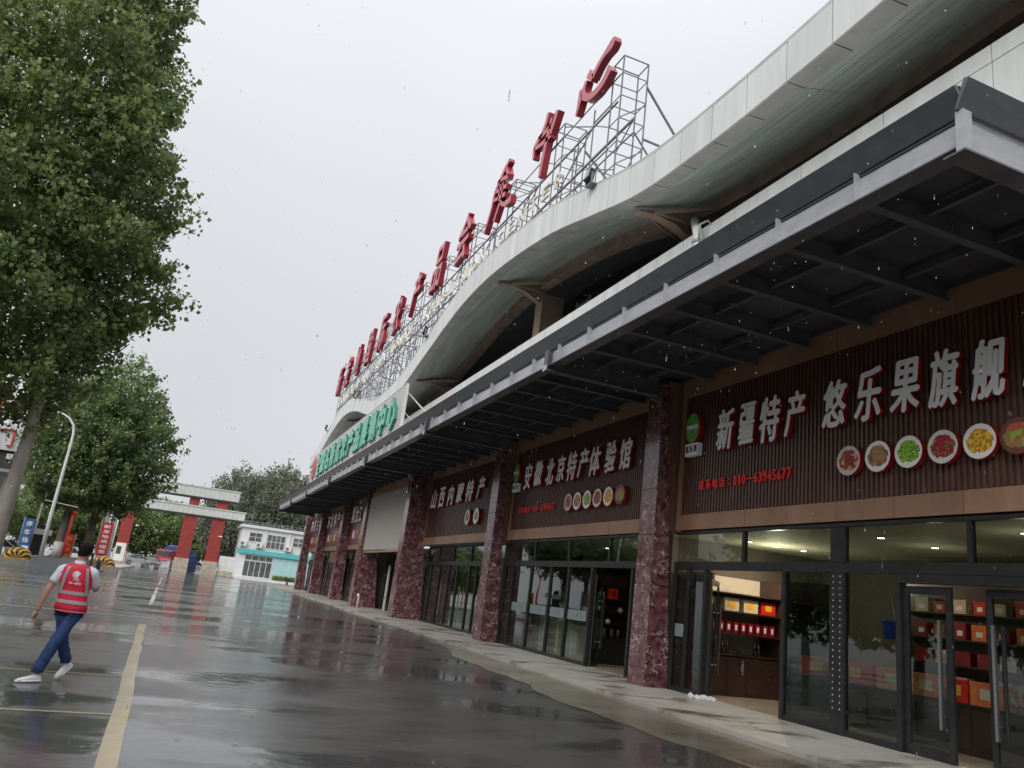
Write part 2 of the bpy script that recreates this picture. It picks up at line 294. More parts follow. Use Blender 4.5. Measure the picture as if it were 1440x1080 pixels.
def food(name, base, c1, c2, c3, scale=26):
    """printed food photograph on a disc: white plate rim, mottled food in the middle (object space, disc radius .3)"""
    mt, n, b = _mat(name)
    N = lambda t: n.nodes.new(t); K = n.links.new
    tc = N('ShaderNodeTexCoord'); v = N('ShaderNodeTexVoronoi'); v.inputs['Scale'].default_value = scale; K(tc.outputs['Object'], v.inputs['Vector'])
    r = N('ShaderNodeValToRGB'); sp = N('ShaderNodeSeparateColor'); K(v.outputs['Color'], sp.inputs[0]); K(sp.outputs[0], r.inputs['Fac'])
    r.color_ramp.interpolation = 'CONSTANT'
    e = r.color_ramp.elements; e[0].position = 0; e[0].color = (*c1, 1); e[1].position = .4; e[1].color = (*c2, 1)
    k = e.new(.75); k.color = (*c3, 1)
    ln = N('ShaderNodeVectorMath'); ln.operation = 'LENGTH'; K(tc.outputs['Object'], ln.inputs[0])
    nn = N('ShaderNodeTexNoise'); nn.inputs['Scale'].default_value = 9; K(tc.outputs['Object'], nn.inputs['Vector'])
    ma = N('ShaderNodeMath'); ma.operation = 'MULTIPLY_ADD'; K(nn.outputs['Fac'], ma.inputs[0]); ma.inputs[1].default_value = .16; K(ln.outputs['Value'], ma.inputs[2])
    lt = N('ShaderNodeMath'); lt.operation = 'LESS_THAN'; K(ma.outputs[0], lt.inputs[0]); lt.inputs[1].default_value = .29
    mx = N('ShaderNodeMix'); mx.data_type = 'RGBA'; K(lt.outputs[0], mx.inputs[0]); mx.inputs[6].default_value = (*base, 1); K(r.outputs[0], mx.inputs[7])
    K(mx.outputs[2], b.inputs['Base Color']); b.inputs['Roughness'].default_value = .35
    return mt
FOODS = [food('print_jujube', (.55, .50, .46), (.20, .01, .02), (.30, .02, .03), (.60, .32, .08), 16),
         food('print_walnut', (.85, .83, .80), (.38, .19, .06), (.42, .23, .10), (.20, .09, .04), 14),
         food('print_raisin', (.85, .87, .82), (.18, .42, .02), (.36, .60, .05), (.08, .20, .01), 30),
         food('print_berry', (.70, .68, .66), (.45, .01, .05), (.30, .01, .03), (.10, .30, .03), 26),
         food('print_dried_fruit', (.87, .85, .80), (.85, .55, .02), (.50, .20, .04), (.62, .33, .03), 24),
         food('print_kiwi', (.16, .05, .04), (.25, .42, .05), (.45, .10, .05), (.30, .20, .08), 12)]

# ---------------- object helpers ----------------
WL = {}
def link(o, parent=None):
    C.objects.link(o)
    if parent is not None: o.parent = parent
    return o
def wl(o):
    return WL.get(o.name, Vector((0, 0, 0)))
def tag(o, label, cat, group=None, kind=None):
    o['label'] = label; o['category'] = cat
    if group: o['group'] = group
    if kind: o['kind'] = kind
    return o
def thing(name, label, cat, loc=(0, 0, 0), group=None):
    o = bpy.data.objects.new(name, None); o.empty_display_size = .2; link(o); o.location = loc
    WL[o.name] = Vector(loc); tag(o, label, cat, group); return o
def structure(o):
    o['kind'] = 'structure'; return o

class MB:
    def __init__(s): s.v = []; s.f = []; s.mi = []; s.sm = []
    def add(s, vs_, fs, mi=0, smooth=False):
        k = len(s.v); s.v += [tuple(p) for p in vs_]
        for f in fs: s.f.append([k+i for i in f]); s.mi.append(mi); s.sm.append(smooth)
        return s
    def box(s, x0, x1, y0, y1, z0, z1, mi=0):
        return s.hexa([(x0, y0, z0), (x1, y0, z0), (x1, y1, z0), (x0, y1, z0), (x0, y0, z1), (x1, y0, z1), (x1, y1, z1), (x0, y1, z1)], mi)
    def hexa(s, p, mi=0):
        return s.add(p, [(0, 3, 2, 1), (4, 5, 6, 7), (0, 1, 5, 4), (1, 2, 6, 5), (2, 3, 7, 6), (3, 0, 4, 7)], mi)
    def bar(s, a, b, w=.05, h=None, mi=0):
        a = Vector(a); b = Vector(b); d = (b-a).normalized(); h = h or w
        u = d.cross(Vector((0, 0, 1)))
        if u.length < .05: u = Vector((1, 0, 0))
        u.normalize(); v = u.cross(d).normalized()
        p = [q+u*sx*w/2+v*sy*h/2 for q in (a, b) for sx, sy in ((-1, -1), (1, -1), (1, 1), (-1, 1))]
        return s.add(p, [(0, 1, 2, 3), (7, 6, 5, 4), (0, 4, 5, 1), (1, 5, 6, 2), (2, 6, 7, 3), (3, 7, 4, 0)], mi)
    def tube(s, pts, r, n=8, mi=0, cap=True, sq=None):
        pts = [Vector(p) for p in pts]; rs = r if isinstance(r, (list, tuple)) else [r]*len(pts); k = len(s.v); prev = None
        for i, p in enumerate(pts):
            d = (pts[min(i+1, len(pts)-1)]-pts[max(i-1, 0)]).normalized()
            if prev is None:
                u = d.cross(Vector((0, 0, 1)));
                if u.length < .1: u = d.cross(Vector((0, 1, 0)))
            else: u = prev-d*prev.dot(d)
            u.normalize(); prev = u; v = d.cross(u)
            for j in range(n):
                a = 2*math.pi*j/n; s.v.append(tuple(p+(u*math.cos(a)+v*math.sin(a))*rs[i]))
        for i in range(len(pts)-1):
            for j in range(n):
                s.f.append([k+i*n+j, k+i*n+(j+1) % n, k+(i+1)*n+(j+1) % n, k+(i+1)*n+j]); s.mi.append(mi); s.sm.append(True)
        if cap:
            s.f.append([k+j for j in range(n)][::-1]); s.mi.append(mi); s.sm.append(False)
            s.f.append([k+(len(pts)-1)*n+j for j in range(n)]); s.mi.append(mi); s.sm.append(False)
        return s
    def loft(s, rings, mi=0, cap=True, smooth=True):
        """rings: list of lists of points, equal length"""
        n = len(rings[0]); k = len(s.v)
        for r in rings: s.v += [tuple(p) for p in r]
        for i in range(len(rings)-1):
            for j in range(n):
                s.f.append([k+i*n+j, k+i*n+(j+1) % n, k+(i+1)*n+(j+1) % n, k+(i+1)*n+j]); s.mi.append(mi); s.sm.append(smooth)
        if cap:
            s.f.append([k+j for j in range(n)][::-1]); s.mi.append(mi); s.sm.append(False)
            s.f.append([k+(len(rings)-1)*n+j for j in range(n)]); s.mi.append(mi); s.sm.append(False)
        return s
    def lathe(s, c, prof, n=12, mi=0):
        return s.loft([[(c[0]+r*math.cos(2*math.pi*j/n), c[1]+r*math.sin(2*math.pi*j/n), c[2]+z) for j in range(n)] for r, z in prof], mi)
    def mesh(s, name, mats, off=(0, 0, 0)):
        me = bpy.data.meshes.new(name)
        o = Vector(off); me.from_pydata([tuple(Vector(p)-o) for p in s.v], [], s.f)
        for q in (mats if isinstance(mats, (list, tuple)) else [mats]): me.materials.append(M[q] if isinstance(q, str) else q)
        me.polygons.foreach_set('material_index', s.mi); me.polygons.foreach_set('use_smooth', s.sm); me.update(); return me
    def build(s, name, mats, parent=None, bevel=0):
        off = wl(parent) if parent is not None else Vector((0, 0, 0))
        me = s.mesh(name, mats, off)
        o = bpy.data.objects.new(name, me); link(o, parent); WL[o.name] = off
        if bevel:
            bv = o.modifiers.new('b', 'BEVEL'); bv.width = bevel; bv.segments = 2; bv.limit_method = 'ANGLE'
        return o
def piece(name, me, parent, loc, rot=None):
    """another copy of a shared mesh, at world loc, under parent"""
    o = bpy.data.objects.new(name, me); link(o, parent)
    o.location = Vector(loc)-(wl(parent) if parent is not None else Vector((0, 0, 0)))
    if rot: o.rotation_euler = rot
    WL[o.name] = Vector(loc); return o
def kids(o): return list(o.children)
def copy_tree(o, parent=None):
    c = o.copy(); C.objects.link(c)
    if parent is not None: c.parent = parent
    for ch in kids(o): copy_tree(ch, c)
    return c

# text: every character is a mesh of its own
_gl = {}
def glyph(ch, bold=.018, shear=0.0):
    k = (ch, bold, shear)
    if k in _gl: return _gl[k]
    cu = bpy.data.curves.new('t', 'FONT'); cu.body = ch; cu.size = 1; cu.offset = bold; cu.shear = shear; cu.extrude = .5; cu.resolution_u = 2
    ob = bpy.data.objects.new('t', cu); C.objects.link(ob)
    bpy.context.view_layer.update()
    me = bpy.data.meshes.new_from_object(ob.evaluated_get(bpy.context.evaluated_depsgraph_get()))
    bpy.data.objects.remove(ob); bpy.data.curves.remove(cu)
    n = len(me.vertices); co = np.empty(n*3, np.float32); me.vertices.foreach_get('co', co); co = co.reshape(-1, 3)
    fs = [list(p.vertices) for p in me.polygons]; nz_ = [abs(p.normal[2]) > .5 for p in me.polygons]
    bpy.data.meshes.remove(me)
    mn, mxx = (co.min(0), co.max(0)) if n else (np.zeros(3), np.ones(3))
    _gl[k] = (co, fs, nz_, mn, mxx); return _gl[k]
def char(ch, c, w, h, depth, xd, ud, mats, parent, name='character', bold=.018, shear=0.0, keep=False):
    b_ = bold; bold = 0.0
    """character filling a w x h box centred at c; xd reading direction, ud up; front faces xd x ud"""
    co, fs, nz_, mn, mxx = glyph(ch, bold, shear)
    if not len(co): return None
    sz = mxx-mn; sc = np.array([w/max(sz[0], .05), h/max(sz[1], .05), depth])
    if keep: sc[0] = sc[1] = min(sc[0], sc[1])
    q = (co-(mn+mxx)/2)*sc
    xd = np.array(xd, float); ud = np.array(ud, float); nd = np.cross(xd, ud)
    b = MB(); nv = len(q); dd = b_*min(w, h)*1.15
    shifts = [(0, 0), (dd, 0), (-dd, 0), (0, dd*.8), (0, -dd*.8)] if b_ > .021 else ([(0, 0), (dd, 0)] if b_ > .012 else [(0, 0)])
    for k, (sx_, sy_) in enumerate(shifts):
        P = np.array(c)+(q[:, :1]*(w-2*dd)/w+sx_)*xd+(q[:, 1:2]*(h-2*dd)/h+sy_)*ud+q[:, 2:3]*(1+.012*k)*nd
        b.v += [tuple(p) for p in P.tolist()]; b.f += [[i+k*nv for i in f] for f in fs]; b.mi += [0 if z else 1 for z in nz_]
    b.sm = [False]*len(b.f)
    return b.build(name, mats if isinstance(mats, (list, tuple)) else [mats, mats], parent)
FACE = ((0, -1, 0), (0, 0, 1))     # text on a wall that faces the road (-X)

# ---------------- roof profile ----------------
PK = [(-22, 13.4), (-12, 13.9), (-2, 13.3), (4, 12.35), (10, 11.93), (13.2, 11.93), (16, 12.12), (18.5, 12.65), (21, 13.22), (24, 13.65), (28, 13.9), (31.6, 13.66),
      (34.5, 13.12), (37.5, 12.5), (40.5, 11.9), (44.5, 11.6), (48, 11.75), (50.3, 12.2), (53, 12.85), (56.5, 13.4), (60, 13.5), (63.7, 13.05), (67, 12.4), (70.5, 11.6), (75, 11.05)]
_x = np.array([p[0] for p in PK], float); _z = np.array([p[1] for p in PK], float); _m = np.gradient(_z, _x)
def zb(y):
    y = min(max(y, _x[0]), _x[-1]); i = min(int(np.searchsorted(_x, y, side='right')-1), len(_x)-2); h = _x[i+1]-_x[i]; t = (y-_x[i])/h
    return float((2*t**3-3*t**2+1)*_z[i]+(t**3-2*t**2+t)*h*_m[i]+(-2*t**3+3*t**2)*_z[i+1]+(t**3-t**2)*h*_m[i+1])
def zt(y): return zb(y)+.93+.12*max(0, min(1, (zb(y)-12)/2))

# =====================================================================
# GROUND
# =====================================================================
g = MB(); g.add([(-700, -300, 0), (700, -300, 0), (700, 1500, 0), (-700, 1500, 0)], [(0, 1, 2, 3)])
structure(g.build('asphalt_road', 'asphalt'))['label'] = 'wet dark asphalt forecourt with puddles reflecting the grey sky'
edge = [(-20, 7.2), (2, 7.1), (6, 6.95), (9.6, 6.85), (12.6, 6.6), (14.5, 6.75), (16.7, 7.05), (20.1, 7.0), (22.5, 7.55), (26, 8.1), (30, 8.3), (33, 8.2), (36.5, 7.8), (41, 8.0), (47.5, 8.35), (53.5, 8.15), (60, 8.1), (69, 8.05), (82, 7.6), (95, 6.6), (107, 5.6)]
ap = MB(); pts = []
ey = np.linspace(-20, 107, 260); ex = np.interp(ey, [e[0] for e in edge], [e[1] for e in edge])
for y, x in zip(ey, ex):
    x += .07*math.sin(y*1.7)+.05*math.sin(y*4.1+1)+random.uniform(-.02, .02)
    pts.append([(x, y, .004), (x+.12, y, .012), (8.32 if y < 80 else 14, y, .03)])
k = 0
for i in range(len(pts)-1):
    for j in range(2):
        ap.add([pts[i][j], pts[i][j+1], pts[i+1][j+1], pts[i+1][j]], [(0, 1, 2, 3)])
structure(ap.build('pavement_apron', 'apron'))
wk = MB(); wk.box(8.33, 16.2, -20, 80.5, -.2, .085)
walk = structure(wk.build('walkway', 'concrete'))
y = -8.0
while y < 80:
    ln = 2.4
    for (a, b_) in ((8.3, 9.72), (9.74, 12.0)):
        q = MB(); q.box(a, b_, y+.008, y+ln-.008, .03 if a < 9 else .086, .1+random.uniform(-.002, .002)); q.build('paving_slab', 'walk', walk)
    y += ln
def line(name, p, q, w, mat, z=.005):
    p = Vector((*p, z)); q = Vector((*q, z)); d = (q-p).normalized(); n_ = Vector((-d.y, d.x, 0))*w/2
    b = MB(); N_ = 14; rows = []
    for i in range(N_+1):
        c = p+(q-p)*i/N_; j = random.uniform(-.012, .012)*w/.15
        rows.append((c-n_+n_.normalized()*j, c+n_+n_.normalized()*j))
    for i in range(N_): b.add([rows[i][0], rows[i][1], rows[i+1][1], rows[i+1][0]], [(0, 1, 2, 3)])
    return structure(b.build(name, mat))
line('yellow_lane_line', (-.12, 3.5), (-.66, 21.6), .165, 'yellow_line')
for y in (6.75, 9.6, 12.45, 15.45, 18.6): line('yellow_bay_line', (-.36-(y-9.6)*.03, y), (-7.5, y-.2), .07, 'yellow_line', .0045)
line('white_stop_line', (-.37, 23.9), (-6, 23.6), .16, 'white_line')
line('white_lane_line', (-.80, 30), (-1.1, 47), .13, 'white_line'); line('white_lane_line', (-1.15, 51), (-1.5, 70), .13, 'white_line')
pc = MB(); pc.box(-14.5, -5.6, 60.3, 108, .004, .14); structure(pc.build('left_kerb_island', 'concrete'))

# =====================================================================
# EXHIBITION HALL
# =====================================================================
hall = thing('exhibition_hall', 'long exhibition hall with wavy white roof edge and marble columns along the shop fronts', 'building', (10.5, 30, 0))
# column: near face y, width, front x, back x at base, back x at top, front x at top
COLS = [(5.1, .75, 10.1, 10.74, 10.3, 10.12), (16.1, .75, 10.1, 10.74, 10.3, 10.12), (27.0, .8, 10.1, 10.76, 10.3, 10.14), (38.3, .87, 9.65, 11.15, 10.45, 9.72),
        (49.0, 1.0, 9.73, 11.25, 10.5, 9.8), (58.3, .9, 10.0, 10.86, 10.5, 10.03), (69.0, .9, 10.04, 11.0, 10.5, 10.08), (78.5, .9, 10.03, 10.95, 10.5, 10.08)]
for (yc, w, xf, xb, xbt, xft) in COLS:
    H = 7.3; core = MB(); z0 = .1
    def P(fr, ins=0.0):
        a = fr; x0 = xf+(xft-xf)*a+ins; x1 = xb+(xbt-xb)*a-ins; yy0 = yc+.06*a+ins; yy1 = yc+w-.06*a-ins; z = z0+(H-z0)*a
        return [(x0, yy0, z), (x1, yy0, z), (x1, yy1, z), (x0, yy1, z)]
    core.hexa(P(0, .03)+P(1, .03)); col = core.build('marble_column', 'marble', hall)
    cuts = [0, .155, .315, .475, .63, .80, 1.0]
    for i in range(len(cuts)-1):
        a, b_ = cuts[i]+.0012, cuts[i+1]-.0012
        lo, hi = P(a), P(b_); lo2, hi2 = P(a, .022), P(b_, .022)
        for (j, k2) in ((0, 1), (3, 0), (2, 3)):   # near face, road face, far face
            q = MB(); q.hexa([lo[j], lo[k2], lo2[k2], lo2[j], hi[j], hi[k2], hi2[k2], hi2[j]]); q.build('marble_panel', 'marble', col)
    # copper pilaster behind the taper
    q = MB(); q.box(xbt+.02 if xbt < 10.4 else 10.5, 10.9, yc+.12, yc+w-.12, 3.66, 7.42); q.build('copper_pilaster', 'copper_dark', hall)
BAYS = [(5.85, 16.1), (16.85, 27.0), (27.8, 38.3), (39.17, 49.0), (50.0, 58.3), (59.2, 69.0), (69.9, 78.5)]
# copper strips
for bi, (y0, y1) in enumerate(BAYS):
    if bi == 3: xs = 10.0
    else: xs = 10.7
    n = max(3, round((y1-y0)/1.25)); st = (y1-y0)/n
    for (za, zb_) in ((3.69, 4.05), (6.96, 7.42)):
        if bi == 3: za, zb_ = ((3.3, 3.43) if za < 5 else (6.7, 7.3))
        for i in range(n):
            q = MB(); q.box(xs-.02+random.uniform(-.003, .003), xs+.06, y0+i*st+.005, y0+(i+1)*st-.005, za, zb_); q.build('copper_panel', 'copper', hall)
    for yy in (y0, y1-.16):
        if bi != 3:
            q = MB(); q.box(xs-.012, xs+.05, yy, yy+.16, 4.06, 6.95); q.build('copper_trim', 'copper', hall)
bw = MB()
for bi, (y0, y1) in enumerate(BAYS):
    bw.box(10.83 if bi != 3 else 10.1, 11.0, y0, y1, 3.66, 7.44)
bw.box(10.9, 11.15, 4.9, 79.4, 7.44, 7.9)
bw.build('upper_shop_wall', 'grey_paint', hall)

def storefront(y0, y1, X, posts, trans, opens=(), ztop=3.66, thick=()):
    """dark aluminium shop front: transom lights above the bar, panes and openings below"""
    fr = MB(); fr.box(X-.05, X+.06, y0, y1, 2.78, 2.96); fr.box(X-.05, X+.06, y0, y1, ztop-.07, ztop)
    sf = fr.build('storefront', 'black_frame', hall, bevel=.004)
    for p in posts:
        w = .34 if p in thick else .09
        q = MB(); q.box(X-.06, X+.07, p-w/2, p+w/2, .1, 2.775); q.build('mullion', 'black_frame', sf, bevel=.005)
    for p in trans:
        w = .34 if p in thick else .075
        q = MB(); q.box(X-.045, X+.055, p-w/2, p+w/2, 2.965, ztop-.075); q.build('transom_mullion', 'black_frame', sf)
    tt = [y0]+list(trans)+[y1]
    for a, b_ in zip(tt[:-1], tt[1:]):
        q = MB(); q.box(X, X+.012, a+.04, b_-.04, 2.965, ztop-.075); q.build('transom_pane', 'glass', sf)
    pp = [y0]+list(posts)+[y1]
    for a, b_ in zip(pp[:-1], pp[1:]):
        mid = (a+b_)/2
        if any(o[0] < mid < o[1] for o in opens): continue
        ea = .17 if a in thick else .045; eb = .17 if b_ in thick else .045
        q = MB(); q.box(X-.01, X+.002, a+ea, b_-eb, .2, 2.77); q.build('pane', 'glass', sf)
        q = MB(); q.box(X-.045, X+.05, a+ea, b_-eb, .1, .2); q.build('sill', 'black_frame', sf, bevel=.004)
    return sf
def door(hx, hy, ang, w, X0=0, htop=2.6, handle=True, label=None):
    """glass leaf hinged at (hx,hy), opened by ang (0 = along +Y)"""
    d = Vector((math.sin(ang), math.cos(ang), 0)); n_ = Vector((d.y, -d.x, 0))
    def seg(a, b_, z0, z1, th, mat, name, par):
        p0 = Vector((hx, hy, 0))+d*a; p1 = Vector((hx, hy, 0))+d*b_
        q = MB(); q.hexa([(p0-n_*th/2)+Vector((0, 0, z0)), (p0+n_*th/2)+Vector((0, 0, z0)), (p1+n_*th/2)+Vector((0, 0, z0)), (p1-n_*th/2)+Vector((0, 0, z0)),
                          (p0-n_*th/2)+Vector((0, 0, z1)), (p0+n_*th/2)+Vector((0, 0, z1)), (p1+n_*th/2)+Vector((0, 0, z1)), (p1-n_*th/2)+Vector((0, 0, z1))])
        return q, name, mat, par
    f = MB()
    for a, b_, z0, z1 in ((0, .09, .12, htop), (w-.09, w, .12, htop), (.09, w-.09, .12, .26), (.09, w-.09, htop-.12, htop)):
        q = seg(a, b_, z0, z1, .05, '', '', None)[0]; k = len(f.v); f.v += q.v; f.f += [[i+k for i in ff] for ff in q.f]; f.mi += q.mi; f.sm += q.sm
    o = f.build('door', 'black_frame', hall)
    q = seg(.09, w-.09, .26, htop-.12, .01, '', '', None)[0]; q.build('pane', 'glass', o)
    if handle:
        p = Vector((hx, hy, 0))+d*(w-.16)
        for s_ in (-1, 1):
            q = MB(); c = p+n_*s_*.09; q.bar(c+Vector((0, 0, .55)), c+Vector((0, 0, 2.1)), .045, .045)
            for z in (.75, 1.9): q.bar(c+Vector((0, 0, z)), p+n_*s_*.02+Vector((0, 0, z)), .03)
            q.build('handle', 'chrome', o)
    return o
# bay 1 (nearest)
sf1 = storefront(5.9, 16.08, 10.75, [6.0, 7.15, 9.66, 10.96, 12.33, 14.85, 15.5, 16.03], [8.36, 10.96, 13.59], [(7.15, 9.66), (12.33, 14.85)], thick=(10.96,))
q = MB(); q.box(10.68, 10.82, 7.2, 9.62, 2.64, 2.775); q.build('door_header', 'black_frame', sf1)
rv_ = MB()
for k in range(22):
    z = .5+k*.105
    for yy in (10.87, 11.03): rv_.box(10.683, 10.689, yy, yy+.014, z, z+.022)
o = rv_.build('rivets', 'white_paint', sf1); o['kind'] = 'stuff'
door(10.78, 9.60, math.pi, .86); door(10.78, 7.20, 0.10, 1.05)
door(10.84, 14.80, .78, 1.15); door(10.84, 12.36, 2.75, 1.15, handle=False)
# bay 2
sf2 = storefront(16.9, 26.98, 10.75, [17.98, 20.2, 21.68, 22.95, 24.5, 26.1, 26.9], [19.31, 21.82, 24.38], [(17.98, 20.2)], thick=())
door(10.84, 20.15, .7, 1.05); door(10.84, 18.05, .95, 1.0)
for sfx, a, c in ((sf2, 16.95, 17.9), (sf2, 20.3, 21.6), (sf2, 21.75, 22.85), (sf2, 23.05, 24.4), (sf2, 24.6, 26.0), (sf1, 15.55, 16.0)):
    q = MB(); q.box(10.727, 10.731, a+.06, c-.06, 1.28, 1.56); q.build('frosted_strip', 'frost', sfx)
    for i in range(3): 
        if c-a > 1: q = MB(); q.box(10.722, 10.726, a+.35+i*.2, a+.45+i*.2, 1.36, 1.48); q.build('strip_mark', 'grey_paint', sfx)
# bay 3
storefront(27.85, 38.2, 11.1, [27.95, 29.4, 30.9, 31.8, 33.4, 34.6, 36.0, 37.4, 38.1], [29.5, 31.8, 34.2, 36.4])
for yy in (30.2, 32.6, 35.3): q = MB(); q.bar((11.0, yy, .55), (11.0, yy, 1.9), .04); q.build('handle', 'chrome', hall)
storefront(39.2, 48.95, 11.6, [40.2, 42.2, 43.8, 45.4, 47.0, 48.8], [42, 45], ztop=3.44)
for (a, b_) in BAYS[4:]:
    n = 5; storefront(a+.05, b_-.05, 11.0, [a+.1+i*(b_-a-.2)/n for i in range(n+1)], [a+(b_-a)/3, a+2*(b_-a)/3])
for (a, b_) in BAYS[4:6]:
    q = MB(); q.box(10.75, 10.85, a+.2, b_-3, 2.75, 3.6); q.build('shutter_box', 'copper_dark', hall)
for yy in (46.5, 52.0, 55.5, 62.5): q = MB(); q.box(11.2, 11.26, yy, yy+.35, .1, 2.7); q.build('inner_door_curtain', 'grey_panel', hall)
# interiors: rooms
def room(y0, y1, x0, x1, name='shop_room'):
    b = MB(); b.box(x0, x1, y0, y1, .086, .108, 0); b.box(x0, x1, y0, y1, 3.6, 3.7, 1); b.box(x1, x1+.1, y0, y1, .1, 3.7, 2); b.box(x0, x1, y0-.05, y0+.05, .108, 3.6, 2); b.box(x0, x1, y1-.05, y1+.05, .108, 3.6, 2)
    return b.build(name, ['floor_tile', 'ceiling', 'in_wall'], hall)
room(5.6, 16.45, 10.83, 15.5); room(16.55, 27.35, 10.83, 15.5); room(27.45, 38.7, 11.2, 15.5); room(38.8, 49.5, 11.7, 15.5); room(49.6, 79, 11.1, 15.5)
# upper wall above canopy
uw = MB(); uw.box(10.05, 10.25, -10, 79.4, 7.8, 10.92); uwall = uw.build('upper_wall', 'grey_paint', hall)
y = -7.6
i = 0
while y < 79:
    w = 2.1
    for (a, b_) in ((10.62, 10.94), (9.2, 10.60), (7.82, 9.18)):
        q = MB(); q.box(10.0+random.uniform(0, .004), 10.05, y+.008, min(y+w, 79.4)-.008, a, b_); q.build('wall_panel', 'white_panel', uwall)
    y += w
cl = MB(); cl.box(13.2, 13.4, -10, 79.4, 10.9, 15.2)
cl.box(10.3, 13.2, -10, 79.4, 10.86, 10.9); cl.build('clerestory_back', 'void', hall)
lv = MB()
for k in range(8): lv.box(12.2, 12.28, 25.3, 26.3, 12.15+k*.13, 12.2+k*.13)
lv.box(12.2, 12.3, 25.25, 25.3, 12.02, 13.3); lv.box(12.2, 12.3, 26.3, 26.35, 12.02, 13.3); lv.build('louvre', 'truss_light', hall)
# roof
Ys = np.arange(-22, 75.01, 1.2)
rf = MB(); Yf = np.arange(-22, 75.01, .6)
rings = [(8.86, lambda y: zb(y)+.06), (8.86, lambda y: zt(y)-.02), (12.5, lambda y: zt(y)+.35), (40, lambda y: zt(y)*.3+14.5), (40, lambda y: zb(y)+.5), (11.35, lambda y: zb(y)+.72), (9.3, lambda y: zb(y)+.12)]
rf.loft([[(x, y, fz(y)) for x, fz in rings] for y in Yf], smooth=False)
roof = rf.build('roof', 'grey_paint', hall)
fa = MB(); fa.loft([[(8.80, y, zt(y)-.01), (8.80, y, zt(y)+.07), (8.98, y, zt(y)+.07), (8.98, y, zt(y)-.01)] for y in Yf], smooth=False); fa.build('roof_coping', 'grey_panel', hall)
for i in range(len(Ys)-1):
    a, b_ = Ys[i]+.014, Ys[i+1]-.014; j = random.uniform(-.004, .004)
    q = MB()
    for (u, v) in ((a, (a+b_)/2), ((a+b_)/2, b_)):
        q.hexa([(8.80+j, u, zb(u)), (8.85+j, u, zb(u)), (8.85+j, v, zb(v)), (8.80+j, v, zb(v)), (8.80+j, u, zt(u)-.015), (8.85+j, u, zt(u)-.015), (8.85+j, v, zt(v)-.015), (8.80+j, v, zt(v)-.015)])
    q.build('fascia_panel', 'white_panel', roof)
    q = MB()
    for (u, v) in ((a, (a+b_)/2), ((a+b_)/2, b_)):
        q.hexa([(8.855, u, zb(u)+.005), (9.27, u, zb(u)+.03), (9.27, v, zb(v)+.03), (8.855, v, zb(v)+.005), (8.855, u, zb(u)+.03), (9.27, u, zb(u)+.06), (9.27, v, zb(v)+.06), (8.855, v, zb(v)+.03)])
    q.build('gutter_panel', 'grey_panel', roof)
NP = 10
for i in range(0, 27):
    a, b_ = -22+i*3.6+.008, min(-22+(i+1)*3.6-.008, 75)
    if b_ < a: break
    for k in range(NP):
        xa = 9.29+k*.196; xb_ = xa+.184
        q = MB(); sg = 4
        for s_ in range(sg):
            u = a+(b_-a)*s_/sg; v = a+(b_-a)*(s_+1)/sg
            fz = lambda x, y: zb(y)+.05+(x-9.29)/1.96*.55
            q.hexa([(xa, u, fz(xa, u)), (xb_, u, fz(xb_, u)), (xb_, v, fz(xb_, v)), (xa, v, fz(xa, v)), (xa, u, fz(xa, u)+.02), (xb_, u, fz(xb_, u)+.02), (xb_, v, fz(xb_, v)+.02), (xa, v, fz(xa, v)+.02)])
        q.build('soffit_plank', 'soffit', roof)
eb = MB(); eb.loft([[(11.12, y, zb(y)+.12), (11.12, y, zb(y)+.60), (11.3, y, zb(y)+.60), (11.3, y, zb(y)+.12)] for y in Yf], smooth=False)
eb.loft([[(11.02, y, zb(y)+.09), (11.02, y, zb(y)+.12), (11.42, y, zb(y)+.12), (11.42, y, zb(y)+.09)] for y in Yf], smooth=False)
eb.build('edge_beam', 'brown_beam', hall)
# brackets and upper columns
for yb in (-5.5, 5.6, 16.7, 27.6, 38.9, 49.5, 60, 70):
    z = zb(yb); b = MB()
    b.box(11.25, 12.2, yb-.04, yb+.5, 10.9, z-.05); b.box(11.2, 11.25, yb-.1, yb+.56, 10.9, z-.15)
    b.build('upper_column', 'rust', hall)
    b = MB(); prof = [(9.35, .02), (11.3, .5), (11.3, -.5), (11.15, -.42), (10.5, -.10), (9.9, 0.0), (9.35, -.05)]
    for (y0, y1) in ((yb+.18, yb+.24),):
        n = len(prof); vv = [(x, y0, z+d) for x, d in prof]+[(x, y1, z+d) for x, d in prof]
        b.add(vv, [tuple(range(n))[::-1], tuple(range(n, 2*n))]+[(i, (i+1) % n, n+(i+1) % n, n+i) for i in range(n)])
    lowp = [(11.3, -.5), (11.15, -.42), (10.5, -.10), (9.9, 0.0), (9.3, -.05)]
    for (x0, d0), (x1, d1) in zip(lowp[:-1], lowp[1:]):
        b.hexa([(x0, yb+.06, z+d0-.03), (x1, yb+.06, z+d1-.03), (x1, yb+.36, z+d1-.03), (x0, yb+.36, z+d0-.03), (x0, yb+.06, z+d0), (x1, yb+.06, z+d1), (x1, yb+.36, z+d1), (x0, yb+.36, z+d0)])
    b.bar((9.9, yb-.02, z+.02), (11.25, yb-.9, z+.12), .07); b.bar((9.9, yb+.4, z+.02), (11.25, yb+1.2, z+.12), .05)
    b.bar((9.8, yb+.0, z-.0), (11.3, yb+.0, z-.02), .09, .05)
    b.build('roof_bracket', 'rust', hall)
